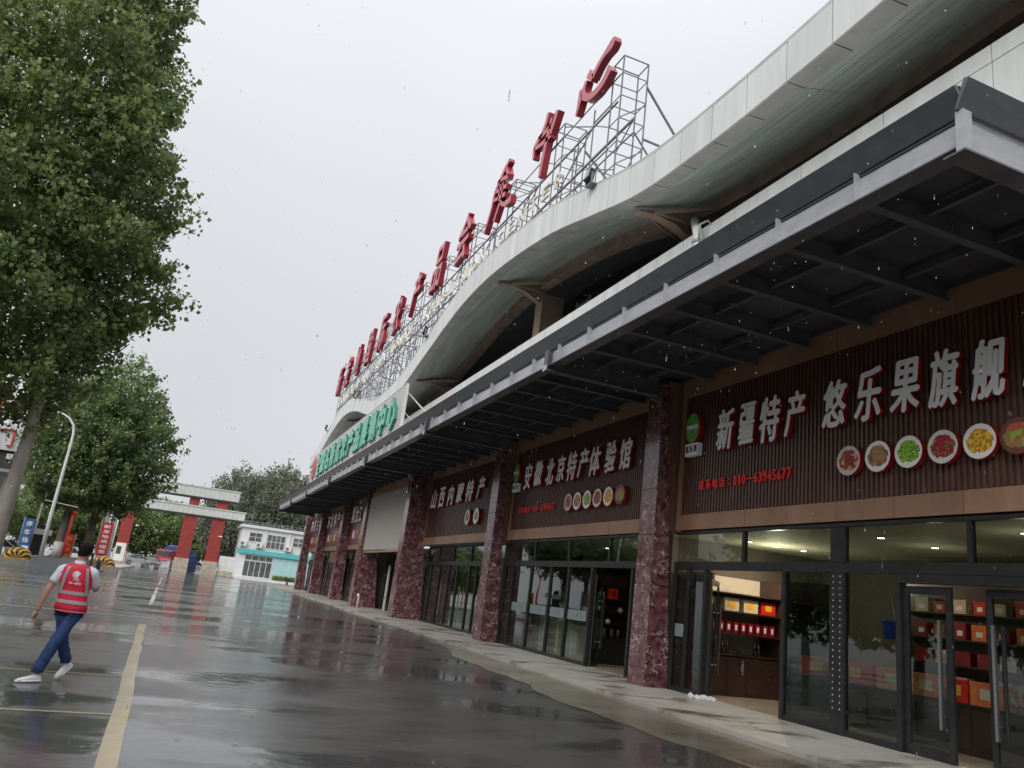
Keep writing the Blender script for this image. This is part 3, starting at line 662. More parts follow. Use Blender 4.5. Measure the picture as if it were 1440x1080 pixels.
# ---- canopy ----
cd = MB(); cd.box(7.12, 11.2, 5.5, 76.9, 7.52, 7.80); canopy = cd.build('canopy', 'deck', hall)
for i in range(24):  # unseen pale sheets added on the canopy top to bounce light onto the soffit
    q = MB(); q.box(7.13, 10.0, 5.5+i*2.97+.01, 5.5+(i+1)*2.97-.01, 7.803, 7.85); q.build('canopy_bounce_sheet', 'white_panel', canopy)
YC0, YC1 = 5.45, 77.0
segs = list(np.arange(YC0, YC1, 6.0))+[YC1]
for a, b_ in zip(segs[:-1], segs[1:]):
    q = MB(); aa = a if a > YC0 else a-.07
    q.hexa([(7.10, aa, 7.56), (7.14, aa, 7.56), (7.14, b_-.006, 7.56), (7.10, b_-.006, 7.56), (6.93, aa, 7.86), (6.99, aa, 7.88), (6.99, b_-.006, 7.88), (6.93, b_-.006, 7.86)])
    q.build('canopy_flashing', 'steel_shaded', canopy)
q = MB(); q.box(6.99, 7.3, YC0-.08, YC1, 7.862, 7.885); q.build('canopy_cap', 'steel_lit', canopy)
q = MB(); q.box(7.14, 7.155, YC0, YC1, 7.14, 7.56); q.build('beam_web', 'steel_lit', canopy)
q = MB(); q.box(7.02, 7.30, YC0, YC1, 7.115, 7.135); q.build('beam_flange', 'steel_shaded', canopy)
y = 5.45; RIBY = []
while y < 77:
    q = MB(); q.box(7.03, 7.139, y-.006, y+.006, 7.136, 7.555); q.build('stiffener', 'steel_lit', canopy)
    y += 1.5
# near end beam
q = MB(); q.hexa([(6.96, 5.38, 7.56), (11.2, 5.38, 7.56), (11.2, 5.41, 7.56), (6.96, 5.41, 7.56), (6.93, 5.2, 7.86), (11.2, 5.2, 7.86), (11.2, 5.26, 7.88), (6.93, 5.26, 7.88)]); q.build('canopy_flashing', 'steel_shaded', canopy)
q = MB(); q.box(7.155, 11.2, 5.44, 5.455, 7.05, 7.56); q.build('beam_web', 'steel_lit', canopy)
q = MB(); q.box(6.99, 11.2, 5.32, 5.6, 7.02, 7.045); q.build('beam_flange', 'steel_shaded', canopy)
q = MB(); q.box(7.0, 7.14, 5.34, 5.44, 7.046, 7.56); q.build('corner_post', 'steel_lit', canopy)
BIG = [16.45, 27.0, 37.6, 48.3, 58.3, 67.5, 76.9]
ybig = [5.45]+BIG
for a, b_ in zip(ybig[:-1], ybig[1:]):
    n = 7; st = (b_-a)/n
    for k in range(1, n):
        y = a+k*st; q = MB(); q.box(7.16, 10.95, y-.006, y+.006, 7.22, 7.52); q.box(7.16, 10.95, y-.07, y+.07, 7.2, 7.215); q.build('canopy_rib', 'rib', canopy)
        for xx in (8.35, 9.7):
            q = MB(); q.box(xx-.035, xx+.035, y-st+.08, y-.08, 7.33, 7.44); q.build('purlin', 'rib', canopy)
    for xx in (8.35, 9.7):
        q = MB(); q.box(xx-.035, xx+.035, b_-st+.08, b_-.12, 7.33, 7.44); q.build('purlin', 'rib', canopy)
for y in BIG:
    q = MB(); q.box(6.98, 10.4, y-.008, y+.008, 7.02, 7.51); q.box(6.96, 10.4, y-.11, y+.11, 6.995, 7.015); q.box(6.97, 7.0, y-.1, y+.1, 7.02, 7.5)
    q.build('main_canopy_beam', 'rib', canopy)
    q = MB(); q.box(6.955, 6.969, y-.11, y+.11, 6.99, 7.13); q.build('beam_end_plate', 'steel_lit', canopy)
q = MB(); q.box(10.7, 10.95, 5.6, 76.8, 7.44, 7.51); q.build('wall_angle', 'rib', canopy)

# =====================================================================
# SHOP SIGNS
# =====================================================================
def flutes(y0, y1, X, z0, z1, parent, pitch=.105):
    b = MB(); b.box(X+.035, X+.07, y0, y1, z0, z1); o = b.build('backing_board', 'flute', parent)
    n = int((y1-y0)/pitch); st = (y1-y0)/n
    r = MB()
    for i in range(n):
        a = y0+i*st; r.box(X, X+.034, a+st*.12, a+st*.60, z0, z1)
    q = r.build('flutes', 'flute', parent); q['kind'] = 'stuff'
def logo(y, parent, s=1.0):
    c = (10.56, y, 6.02); n = 28; b = MB()
    for (r0, r1, zc, x0, x1, mi) in ((.27, .37, 6.1, 10.54, 10.67, 0),):
        ring = [(math.cos(2*math.pi*i/n)*r0, math.sin(2*math.pi*i/n)*r1) for i in range(n)]
        v = [(x0, y+a*s, zc+b2) for a, b2 in ring]+[(x1, y+a*s, zc+b2) for a, b2 in ring]
        b.add(v, [tuple(range(n))], 0); b.add(v, [tuple(range(n, 2*n))[::-1]]+[(i, n+i, n+(i+1) % n, (i+1) % n) for i in range(n)], 1)
    b.box(10.54, 10.67, y-.25*s, y+.25*s, 5.42, 5.72, 2)
    b.build('logo_plate', [M['logo_green'], 'red_side', 'white_letter'], parent)
    for i, ch in enumerate('Yoleguo'): char(ch, (10.53, y+(.19-.065*i)*s, 6.12), .06*s, .11, .012, *FACE, 'white_letter', parent, keep=False, bold=.02)
    for i, ch in enumerate('悠乐果'): char(ch, (10.535, y+(.16-.16*i)*s, 5.58), .13*s, .17, .012, *FACE, 'black', parent, bold=.02)
M['logo_green'] = pm('logo_green', (.10, .34, .04), .4, var=.5, vs_=16)
def brush(txt, ys, zc, w, h, parent, X=10.62, shear=.18, bold=.035, mats=('white_letter', 'red_side'), dep=.09):
    for ch, y in zip(txt, ys):
        char(ch, (X, y, zc+random.uniform(-.03, .03)), w*random.uniform(.94, 1.04), h*random.uniform(.95, 1.05), dep, *FACE, list(mats), parent, bold=bold, shear=shear)
def discs(ys, parent, z=4.74, r=.27):
    n = 26
    for i, y in enumerate(ys):
        b = MB(); ring = [(math.cos(2*math.pi*k/n)*r, math.sin(2*math.pi*k/n)*r) for k in range(n)]
        v = [(-.06, a, c) for a, c in ring]+[(.05, a, c) for a, c in ring]
        b.add(v, [tuple(range(n))], 0); b.add(v, [tuple(range(n, 2*n))[::-1]]+[(k, n+k, n+(k+1) % n, (k+1) % n) for k in range(n)], 1)
        me = b.mesh('food_disc', [FOODS[i % 6], 'red_side']); piece('food_disc', me, parent, (10.61, y, z))
def small(txt, y0, y1, zc, h, parent, mat='red_small'):
    n = len(txt); wts = [1.35 if ord(c) > 255 else (.75 if c != '—' else 1.3) for c in txt]; tot = sum(wts); y = y0
    for ch, wt in zip(txt, wts):
        w = (y0-y1)*wt/tot
        if ch == '—': char(ch, (10.66, y-w/2, zc), w*.8, .03, .03, *FACE, mat, parent, bold=.02)
        elif ch == '：': char(':', (10.66, y-w/2, zc), w*.3, h*.6, .03, *FACE, mat, parent, bold=.02)
        else: char(ch, (10.66, y-w/2, zc), w*(.45 if ch == '1' else .80), h, .03, *FACE, mat, parent, bold=.03 if ord(ch) > 255 else .05)
        y -= w
s1 = thing('shop_sign', 'brown fluted shop sign reading 新疆特产 悠乐果旗舰店 over the nearest shop', 'sign', (10.7, 11, 4.1), 'signs over the shop fronts')
flutes(6.02, 15.93, 10.69, 4.06, 6.95, s1)
logo(15.42, s1)
brush('新疆特产悠乐果旗舰店', [14.2, 13.45, 12.72, 11.98, 10.93, 10.14, 9.36, 8.60, 7.84, 7.02], 5.88, .62, .96, s1)
small('联系电话：010—63945677', 15.22, 12.12, 4.70, .23, s1)
discs([10.56, 9.91, 9.28, 8.64, 8.01, 7.42, 6.8], s1)
s2 = thing('shop_sign', 'brown fluted shop sign reading 安徽 北京特产体验馆 over the second shop', 'sign', (10.7, 22, 4.1), 'signs over the shop fronts')
flutes(17.02, 26.83, 10.69, 4.06, 6.95, s2)
logo(26.55-.1, s2)
brush('安徽北京特产体验馆', [25.4, 24.5, 23.55, 22.72, 21.92, 21.15, 20.38, 19.45, 18.58], 5.90, .68, .92, s2)
small('联系电话：010—63945677', 26.1, 23.05, 4.72, .22, s2)
discs([21.9, 21.28, 20.64, 20.0, 19.36, 18.7], s2)
s3 = thing('shop_sign', 'brown fluted shop sign reading 山西内蒙特产 over the third shop', 'sign', (10.7, 33, 4.1), 'signs over the shop fronts')
flutes(27.97, 38.1, 10.69, 4.06, 6.95, s3, .21)
brush('山西内蒙特产', [37.0, 35.7, 34.35, 33.0, 31.7, 30.3], 5.90, .95, .95, s3)
discs([31.5, 30.4], s3, r=.33)
sb = thing('blank_sign_board', 'plain grey blank board over the dark doorway between two marble columns', 'sign', (10, 44, 3.4))
q = MB(); q.box(9.92, 10.02, 39.3, 48.9, 3.45, 6.68); q.build('board', 'blank', sb)
for (a, b_), txt, txt2, lab in zip(BAYS[4:], ('黑龙江 特产', '东北特产大全', '内蒙古特产'), ('特产大全', '优质农产品', '欢迎光临'),
        ('reddish far shop sign with white characters, next to the blank board', 'reddish far shop sign with white characters in the middle of the far three', 'reddish sign with white characters over the farthest shop, at the building end')):
    s = thing('shop_sign', lab, 'sign', (10.7, a, 4.1), 'signs over the shop fronts')
    q = MB(); q.box(10.62, 10.7, a+.2, b_-.2, 4.06, 6.9); q.build('board', 'flute', s)
    q = MB(); q.box(10.60, 10.618, a+.4, b_-.4, 4.25, 5.2); q.build('red_band', 'red_deep', s)
    n = len(txt)
    for i, ch in enumerate(txt):
        if ch != ' ': char(ch, (10.56, b_-1.1-i*(b_-a-2.2)/(n-1), 6.1), 1.15, 1.2, .1, *FACE, ['white_letter', 'red_side'], s, bold=.04)
    n = len(txt2)
    for i, ch in enumerate(txt2): char(ch, (10.57, b_-2-i*(b_-a-4)/(n-1), 4.72), .7, .6, .05, *FACE, ['gold' if i % 2 else 'white_letter']*2, s, bold=.03)
# green sign on the canopy
gs = thing('canopy_sign', 'long white slatted sign with green characters 全国名特优农产品展销中心 standing on the canopy', 'sign', (7.2, 44, 7.9))
q = MB(); q.box(7.17, 7.24, 31.8, 58.3, 7.9, 9.95); q.build('backing', 'sign_gap', gs)
for k in range(17):
    q = MB(); z = 7.92+k*.12; q.box(7.135, 7.169, 31.8, 58.3, z, z+.085); q.build('slat', 'sign_white', gs)
q = MB()
for (z0, z1) in ((7.88, 7.92), (9.95, 9.99)): q.box(7.12, 7.25, 31.75, 58.35, z0, z1)
for yy in (31.72, 58.3): q.box(7.12, 7.25, yy, yy+.06, 7.88, 9.99)
q.build('frame', 'sign_white', gs)
q = MB()
for k in range(8):
    yy = 32.0+k*3.7; q.bar((7.25, yy, 9.7), (9.6, yy, 7.85), .06); q.bar((7.25, yy, 8.8), (8.4, yy, 7.85), .045)
q.build('back_strut', 'white_paint', gs)
for i, ch in enumerate('全国名特优农产品展销中心'):
    char(ch, (7.06, 54.6-i*1.93, 8.92), 1.55, 1.55, .12, *FACE, ['green_letter', 'green_side'], gs, bold=.05)
q = MB(); n = 20; ring = [(math.cos(2*math.pi*k/n)*.75, math.sin(2*math.pi*k/n)*.8) for k in range(n)]; inn = [(a*.72, c*.72) for a, c in ring]
v = [(7.02, 57.0+a, 8.95+c) for a, c in ring]+[(7.02, 57.0+a, 8.95+c) for a, c in inn]+[(7.13, 57.0+a, 8.95+c) for a, c in ring]+[(7.13, 57.0+a, 8.95+c) for a, c in inn]
q.add(v, [(k, (k+1) % n, n+(k+1) % n, n+k) for k in range(n)]+[(k, 2*n+k, 2*n+(k+1) % n, (k+1) % n) for k in range(n)]+[(n+k, n+(k+1) % n, 3*n+(k+1) % n, 3*n+k) for k in range(n)])
q.box(7.02, 7.13, 56.35, 57.65, 8.85, 9.05); q.box(7.02, 7.13, 56.9, 57.1, 8.25, 9.65)
q.build('emblem', 'red_letter', gs)

# rooftop sign
rs = thing('rooftop_sign', 'tall red characters 新发地国际农产品会展中心 on steel lattice towers along the roof edge', 'sign', (9.2, 40, 13.5))
def ribbon(q, pts, ws, x0=8.66, x1=8.9):
    # brush stroke: smooth centre line (y, z) with varying width, boxed out to a channel letter
    P = [Vector((a, b_)) for a, b_ in pts]; n = (len(P)-1)*5; rings_ = []
    for i in range(n+1):
        t = i/n*(len(P)-1); k = min(int(t), len(P)-2); u = t-k
        a = P[max(k-1, 0)]; b_ = P[k]; c = P[k+1]; d = P[min(k+2, len(P)-1)]
        p = .5*((2*b_)+(c-a)*u+(2*a-5*b_+4*c-d)*u*u+(3*b_-a-3*c+d)*u**3); tg = .5*((c-a)+2*(2*a-5*b_+4*c-d)*u+3*(3*b_-a-3*c+d)*u*u)
        if tg.length < 1e-5: tg = c-b_
        tg.normalize(); nn = Vector((-tg.y, tg.x)); w = ws[k]*(1-u)+ws[k+1]*u
        e0 = p+nn*w/2; e1 = p-nn*w/2; rings_.append([(x0, e0.x, e0.y), (x0, e1.x, e1.y), (x1, e1.x, e1.y), (x1, e0.x, e0.y)])
    k0 = len(q.v); q.loft(rings_, 1, True, False)
    for j, f in enumerate(q.f):
        if min(f) >= k0 and (j_ := [v-k0 for v in f]) and len(f) == 4 and all(v % 4 in (0, 1) for v in j_): q.mi[j] = 0
STR = {'心': [([(20.1, 17.85), (20.06, 17.45), (20.22, 16.95)], [.12, .30, .10]), ([(19.68, 17.95), (19.85, 17.6), (19.5, 17.2), (18.93, 17.03), (18.43, 17.1), (18.05, 17.35)], [.16, .30, .24, .26, .32, .40]),
              ([(19.6, 18.15), (19.25, 17.75)], [.3, .2]), ([(19.25, 17.8), (18.9, 18.02), (18.5, 18.15), (18.1, 18.22), (17.9, 18.3)], [.26, .22, .22, .40, .22])],
       '中': [([(22.75, 18.6), (22.9, 18.2), (23.3, 17.88), (23.75, 17.7), (23.72, 17.2)], [.22, .26, .2, .24, .14]), ([(21.9, 18.2), (22.1, 17.85), (22.35, 17.42)], [.3, .26, .18]),
              ([(23.5, 17.95), (22.95, 17.85), (22.3, 17.85)], [.16, .2, .2]), ([(23.75, 17.62), (22.9, 17.45), (22.25, 17.38)], [.14, .2, .16]), ([(22.35, 18.15), (22.62, 17.4), (22.8, 16.7), (22.9, 16.05)], [.18, .26, .28, .2])],
       '展': [([(26.5, 18.65), (27.1, 18.36), (27.85, 17.8), (28.05, 17.1), (28.6, 16.2)], [.2, .26, .2, .22, .12]), ([(26.4, 17.85), (27.05, 18.05), (27.7, 18.2)], [.2, .16, .14]), ([(26.45, 17.45), (27.8, 17.78)], [.2, .14]), ([(26.5, 17.1), (27.85, 17.42)], [.2, .14]),
              ([(25.7, 16.55), (26.35, 16.58), (26.85, 16.85), (27.15, 17.15)], [.34, .2, .16, .1]), ([(27.0, 17.0), (27.5, 16.3)], [.2, .2]), ([(26.7, 18.35), (26.42, 17.9)], [.2, .16]), ([(27.25, 17.9), (27.3, 17.2)], [.13, .13]), ([(26.95, 17.85), (26.9, 17.1)], [.13, .13])]}
LY = [(c, y) for c, y in zip('心中展会品产农际国地发新', [18.75, 22.8, 27.2, 31.7, 35.9, 40.0, 44.2, 48.2, 52.2, 56.3, 60.2, 63.9])]
for ch, y in LY:
    if ch in STR:
        q = MB()
        for pts_, ws_ in STR[ch]: ribbon(q, pts_, ws_)
        q.build('character', ['red_letter', 'red_deep'], rs)
    else: char(ch, (8.78, y, 17.32), 2.0, 2.35, .24, (0, -1, 0), (0, 0, 1), ['red_letter', 'red_deep'], rs, shear=.35, bold=.022)
    base = zt(y); t = MB(); x0, x1 = 9.0, 9.85; ya, yb = y-.95, y-.35; top = 17.75
    for (px, py) in ((x0, ya), (x0, yb), (x1, ya), (x1, yb), (x0, y+.75), (x1, y+.75)): t.bar((px, py, base-.2), (px, py, top if py < y else top-.9), .036)
    z = base+.35; k = 0
    while z < top:
        for p_, q_ in (((x0, ya), (x0, yb)), ((x1, ya), (x1, yb)), ((x0, ya), (x1, ya)), ((x0, yb), (x1, yb))): t.bar((*p_, z), (*q_, z), .024)
        if k % 2 == 0 and z+.7 < top:
            t.bar((x0, yb, z), (x0, y+.75, z+.7), .032); t.bar((x0, ya, z), (x1, ya, z+.7), .03); t.bar((x1, yb, z+.7), (x1, y+.75, z), .03)
        else: t.bar((x0, yb, z), (x0, y+.75, z), .035)
        z += .78; k += 1
    for p_, q_ in (((x0, ya), (x0, yb)), ((x1, ya), (x1, yb)), ((x0, ya), (x1, ya)), ((x0, yb), (x1, yb))): t.bar((*p_, top), (*q_, top), .03)
    t.bar((x1, ya, top-.8), (x1+2.6, ya, base+.2), .055); t.bar((x1, ya, top-2.6), (x1+1.6, ya, base+1.4), .05)
    t.bar((x1, yb, top-2.0), (x1+1.7, yb, base+.1), .04)
    t.build('support_tower', 'truss', rs)
r = MB()
for z, w in ((16.25, .05), (15.02, .06), (15.0-.45, .035), (17.2, .03)):
    r.bar((9.02, 16.9 if z < 16 else 18, z), (9.02, 64.8, z), w)
for i in range(11):
    a, b_ = LY[i][1], LY[i+1][1]; r.bar((9.0, a+.75, 16.25), (9.0, b_-.95, 17.6), .035)
    r.bar((9.85, a+.75, 15.0), (9.85, b_-.95, 16.2), .03); r.bar((9.0, b_-.95, 15.0), (9.0, a+.75, 16.25), .03)
    r.bar((9.0, (a+b_)/2, zt((a+b_)/2)), (9.0, (a+b_)/2, 16.25), .04); r.bar((9.85, (a+b_)/2, zt((a+b_)/2)), (9.85, (a+b_)/2, 15.9), .03)
    for z in (14.9, 15.6): r.bar((9.0, (a+b_)/2, z), (9.85, (a+b_)/2, z), .03)
r.build('lattice_rails', 'truss', rs)
for i, ch in enumerate('XINFADI INTERNATIONAL EXHIBITION CENTER'[::-1]):
    if ch != ' ': char(ch, (8.9, 21.6+i*1.07, 15.40), .60, .52, .07, *FACE, ['cream_letter', 'cream_letter'], rs, bold=.0)
# roof floodlights
def flood(loc, lab):
    t = thing('floodlight', lab, 'floodlight', loc, 'floodlights on the roof edge')
    x, y, z = loc; b = MB(); b.hexa([(x-.10, y-.17, z+.02), (x+.06, y-.17, z-.06), (x+.06, y+.17, z-.06), (x-.10, y+.17, z+.02), (x-.04, y-.17, z+.36), (x+.10, y-.17, z+.28), (x+.10, y+.17, z+.28), (x-.04, y+.17, z+.36)])
    b.build('lamp_housing', 'black', t); b = MB(); b.box(x-.03, x+.03, y-.20, y-.175, z-.12, z+.2); b.box(x-.03, x+.03, y+.175, y+.20, z-.12, z+.2); b.box(x-.03, x+.3, y-.20, y+.20, z-.15, z-.12); b.build('mounting_yoke', 'truss', t)
    b = MB(); b.hexa([(x-.115, y-.15, z+.05), (x-.10, y-.15, z+.04), (x-.10, y+.15, z+.04), (x-.115, y+.15, z+.05), (x-.06, y-.15, z+.34), (x-.045, y-.15, z+.34), (x-.045, y+.15, z+.34), (x-.06, y+.15, z+.34)]); b.build('lens', 'car_glass', t)
for y, lab in ((18.6, 'black floodlight at the roof edge below the first, nearest red character'), (36.2, 'black floodlight on the roof edge above the middle arch'),
               (52.8, 'small black floodlight on the roof edge above the right half of the green sign'), (54.6, 'small floodlight on the roof edge beside another one, left of it'), (66.3, 'small black floodlight projecting from the falling end of the roof edge')):
    flood((8.62, y, zt(y)+.12), lab)
# wall letters, downpipe
ws = thing('wall_sign', 'red character on the white upper wall, cut off by the right picture edge', 'sign', (9.9, 6, 8.9))
char('北', (9.9, 5.9, 8.95), 1.7, 1.5, .14, *FACE, ['red_letter', 'red_deep'], ws, bold=.05)
dp = thing('downpipe', 'pale grey downpipe with swan neck below the nearest roof bracket', 'downpipe', (11, 16.5, 7.9))
b = MB(); b.tube([(9.83, 14.6, 7.8), (9.83, 14.6, 10.6), (9.86, 14.7, 10.85), (10.1, 15.1, 11.15), (10.9, 16.4, 12.2)], .12, 12); b.build('pipe', 'white_panel', dp)
b = MB(); b.tube([(9.83, 14.6, 10.45), (9.83, 14.6, 10.52)], .15, 12); b.tube([(9.74, 14.45, 10.5), (9.73, 14.4, 10.85), (9.9, 14.35, 10.98), (10.05, 14.35, 10.9)], .028, 6); b.build('collar', 'truss_light', dp)
sp = thing('spotlight', 'small dark tube spotlight fixed under the canopy by the third marble column', 'spotlight', (9.9, 38, 7))
b = MB(); b.tube([(9.3, 37.9, 7.15), (9.62, 38.0, 6.75)], .09, 10); b.bar((9.3, 37.9, 7.2), (9.3, 37.9, 7.45), .04); b.build('spotlight_body', 'truss', sp)

# =====================================================================
# GOODS IN THE SHOPS
# =====================================================================
def cabinet(x0, x1, y0, y1, zs, lab, uprights, back='shelf_back', base=1.0, cat='shelf'):
    t = thing('display_shelf', lab, cat, ((x0+x1)/2, y0, .1)); 
    b = MB(); b.box(x0, x1, y1-.03, y1, .1, zs[-1]+.4); b.build('back_panel', back, t)
    for z in zs:
        b = MB(); b.box(x0, x1, y0, y1-.03, z-.03, z); b.build('shelf_board', 'dark_wood', t)
    for x in uprights:
        b = MB(); b.box(x-.035, x+.035, y0-.01, y1-.03, base+.001, zs[-1]+.4); b.build('upright', 'dark_wood', t)
    b = MB(); b.box(x0, x1, y0, y1-.03, .12, base-.04); b.build('base_cabinet', 'dark_wood', t)
    k = x0+.05
    while k+.55 < x1:
        b = MB(); b.box(k, k+.5, y0-.02, y0, .2, base-.1); b.build('cabinet_door', 'dark_wood', t); k += .56
    return t
cabinet(11.3, 13.5, 15.5, 16.35, [1.02, 1.5, 1.98, 2.4], 'lit display shelf with gift boxes and bottles seen through the nearest open door', [11.4, 13.46])
cabinet(13.6, 15.3, 15.5, 16.35, [1.02, 1.5, 1.98, 2.4], 'darker second display shelf to the right of the lit one inside the nearest shop', [13.66, 15.2], back='dark_wood')
def gbox(x0, x1, y0, y1, z0, z1, mat, lab, group=None, lid='gold'):
    t = thing('gift_box', lab, 'gift box', ((x0+x1)/2, (y0+y1)/2, z0), group)
    b = MB(); b.box(x0, x1, y0, y1, z0, z1); b.build('box_body', mat, t, bevel=.008)
    # printed label facing the road and the door
    b = MB(); b.box(x0-.004, x0-.001, y0+(y1-y0)*.3, y0+(y1-y0)*.7, z0+(z1-z0)*.3, z0+(z1-z0)*.75); b.build('label_print', lid, t)
    if y1-y0 < .6:
        b = MB(); xm = (x0+x1)/2; w = (x1-x0)*.22; b.box(xm-w, xm+w, y0-.004, y0-.001, z0+(z1-z0)*.3, z0+(z1-z0)*.75); b.build('label_print', lid, t)
    return t
for i, (x, m_, lab) in enumerate([(11.85, 'box_cream', 'cream gift box at the left of the top shelf in the nearest shop'), (12.4, 'box_cream', 'cream gift box in the middle of the top shelf in the nearest shop'), (12.92, 'box_red', 'red gift box at the right of the top shelf in the nearest shop')]):
    gbox(x, x+.42, 15.62, 15.9, 1.985, 2.28, m_, lab, 'gift boxes on the top shelf')
for i in range(8):
    t = tag(piece('packaged_jar', MB().box(-.07, .07, -.07, .07, 0, .24).box(-.03, .03, -.073, -.0705, .06, .18, 1).mesh('packaged_jar', ['red_deep', 'white_letter']), None, (11.75+i*.21, 15.65, 1.505)),
            'dark red packaged jar in the row of alike jars on the middle shelf', 'jar', 'row of packaged jars on the middle shelf')
bottle = MB().lathe((0, 0, 0), [(.04, 0), (.042, .2), (.015, .27), (.014, .36), (.017, .37)], 10).mesh('wine_bottle', 'bottle')
for x, lab in ((11.85, 'dark wine bottle at the far left of the third shelf'), (12.0, 'dark wine bottle second from the left on the third shelf'), (12.78, 'dark wine bottle standing in the right half of the third shelf'), (12.9, 'dark wine bottle rightmost on the third shelf')):
    tag(piece('wine_bottle', bottle, None, (x, 15.65, 1.021)), lab, 'bottle', 'bottles on the third shelf')
for i, x in enumerate((12.2, 12.95)):
    b = MB(); b.tube([(x-.2, 15.7, 1.05), (x-.05, 15.7, 1.16), (x+.1, 15.7, 1.1), (x+.28, 15.7, 1.04)], [.01, .03, .03, .01], 8); b.tube([(x-.12, 15.7, 1.021), (x+.14, 15.7, 1.021)], .02, 6)
    tag(b.build('bottle_rack', 'dark_wood'), ('curved dark bottle rack on the left of the third shelf' if i == 0 else 'curved dark bottle rack on the right of the third shelf'), 'rack')
# glass counter along the front with red boxes
ct = thing('display_counter', 'long dark counter inside the nearest shop carrying red gift boxes behind the glass', 'counter', (12.5, 10.5, .1))
b = MB(); b.box(12.2, 12.9, 6.2, 13.9, .12, .84); b.build('counter_body', 'dark_wood', ct)
b = MB(); b.box(12.17, 12.93, 6.15, 13.95, .84, .87); b.build('counter_top', 'black', ct)
for k in range(7):
    b = MB(); y = 6.4+k*1.07; b.box(12.18, 12.199, y, y+1.0, .2, .78); b.box(12.16, 12.18, y+.45, y+.47, .45, .6, 1); b.build('drawer_front', ['dark_wood', 'chrome'], ct)
gb = [(12.7, 13.62, 'box_red', 'large red gift box on the counter, the leftmost, beside the riveted post'), (11.72, 12.62, 'box_red', 'red gift box on the counter second from the left behind the glass'), (10.95, 11.62, 'box_orange', 'orange printed gift box on the counter right of the riveted post'),
      (10.2, 10.88, 'box_orange', 'orange printed gift box on the counter, second right of the riveted post'), (9.75, 10.12, 'box_red', 'narrow red gift box on the counter left of the double door'), (9.1, 9.7, 'box_orange', 'orange gift box on the counter behind the left door leaf')]
for y0, y1, m_, lab in gb: gbox(12.3, 12.6, y0, y1, .872, 1.24, m_, lab, 'gift boxes along the counter', 'box_cream' if m_ == 'box_orange' else 'gold')
b = MB(); b.box(12.25, 12.8, 7.2, 9.0, .872, .96)
for k in range(60): 
    y = random.uniform(7.2, 9.0); x = random.uniform(12.25, 12.7); b.tube([(x, y, .95), (x+random.uniform(-.05, .05), y+random.uniform(-.05, .05), 1.0+random.random()*.12)], [.05, .02], 6)
tag(b.build('wrapped_snacks', 'cellophane'), 'heap of cellophane wrapped snacks on the counter behind the double door', 'snacks', kind='stuff')
wc = cabinet(13.9, 15.2, 6.0, 6.5, [1.02, 1.5, 1.98], 'dark wall shelf at the near end of the nearest shop', [14, 15.1], back='dark_wood')
hb = MB(); hb.box(14.9, 15.2, 6.2, 13.2, .12, 3.3); 
for k in range(4): hb.box(14.6, 14.9, 6.2, 13.2, .9+k*.5, .93+k*.5)
tag(hb.build('wall_rack', 'dark_wood'), 'long dark wall rack at the back of the nearest shop behind the counter', 'shelf')
for k in range(14):
    y = 6.5+k*.47; tag(piece('boxed_tea', MB().box(0, .2, -.16, .16, 0, .26).mesh('boxed_tea', 'red_deep' if k % 3 else 'white_paint'), None, (14.64, y, 1.432)), 'small box in the row on the back wall rack of the nearest shop', 'box', 'small boxes on the back wall rack')
for lv, (z, h, mats, nm) in enumerate(((.932, .3, ('box_cream', 'carton'), 'cream'), (1.932, .34, ('red_deep', 'box_orange'), 'red or orange'), (2.432, .3, ('box_cream', 'box_red'), 'cream or red'))):
    for k in range(15):
        y = 6.45+k*.44+random.uniform(-.03, .03); w = random.uniform(.12, .17)
        q = MB(); q.box(0, .2, -w, w, 0, h*random.uniform(.7, 1.0)); q.box(-.003, -.001, -w*.5, w*.4, h*.2, h*.5, 1)
        o = piece('packaged_goods', q.mesh('packaged_goods', [mats[k % 2 if random.random() < .8 else 0], 'white_letter' if lv else 'red_deep']), None, (14.64, y, z))
        tag(o, nm+' box in the row on the '+('lowest', 'upper', 'topmost')[lv]+' back rack board', 'box', ('lowest', 'upper', 'topmost')[lv]+' row of boxes on the back wall rack')
bs_ = thing('shopping_bag', 'blue shopping bag hanging behind the glass right of the riveted post', 'bag', (11.3, 10.5, 1.9))
b = MB(); b.loft([[(11.28, 10.25, z), (11.42, 10.25, z), (11.42, 10.25+w, z), (11.28, 10.25+w, z)] for z, w in ((1.75, .22), (2.05, .28))], smooth=False); b.build('bag_body', pm('bag_blue', (.02, .04, .30), .5), bs_)
b = MB(); b.tube([(11.35, 10.3, 2.05), (11.33, 10.38, 2.5), (11.35, 10.46, 2.05)], .012, 6); b.build('handle', 'white_paint', bs_)
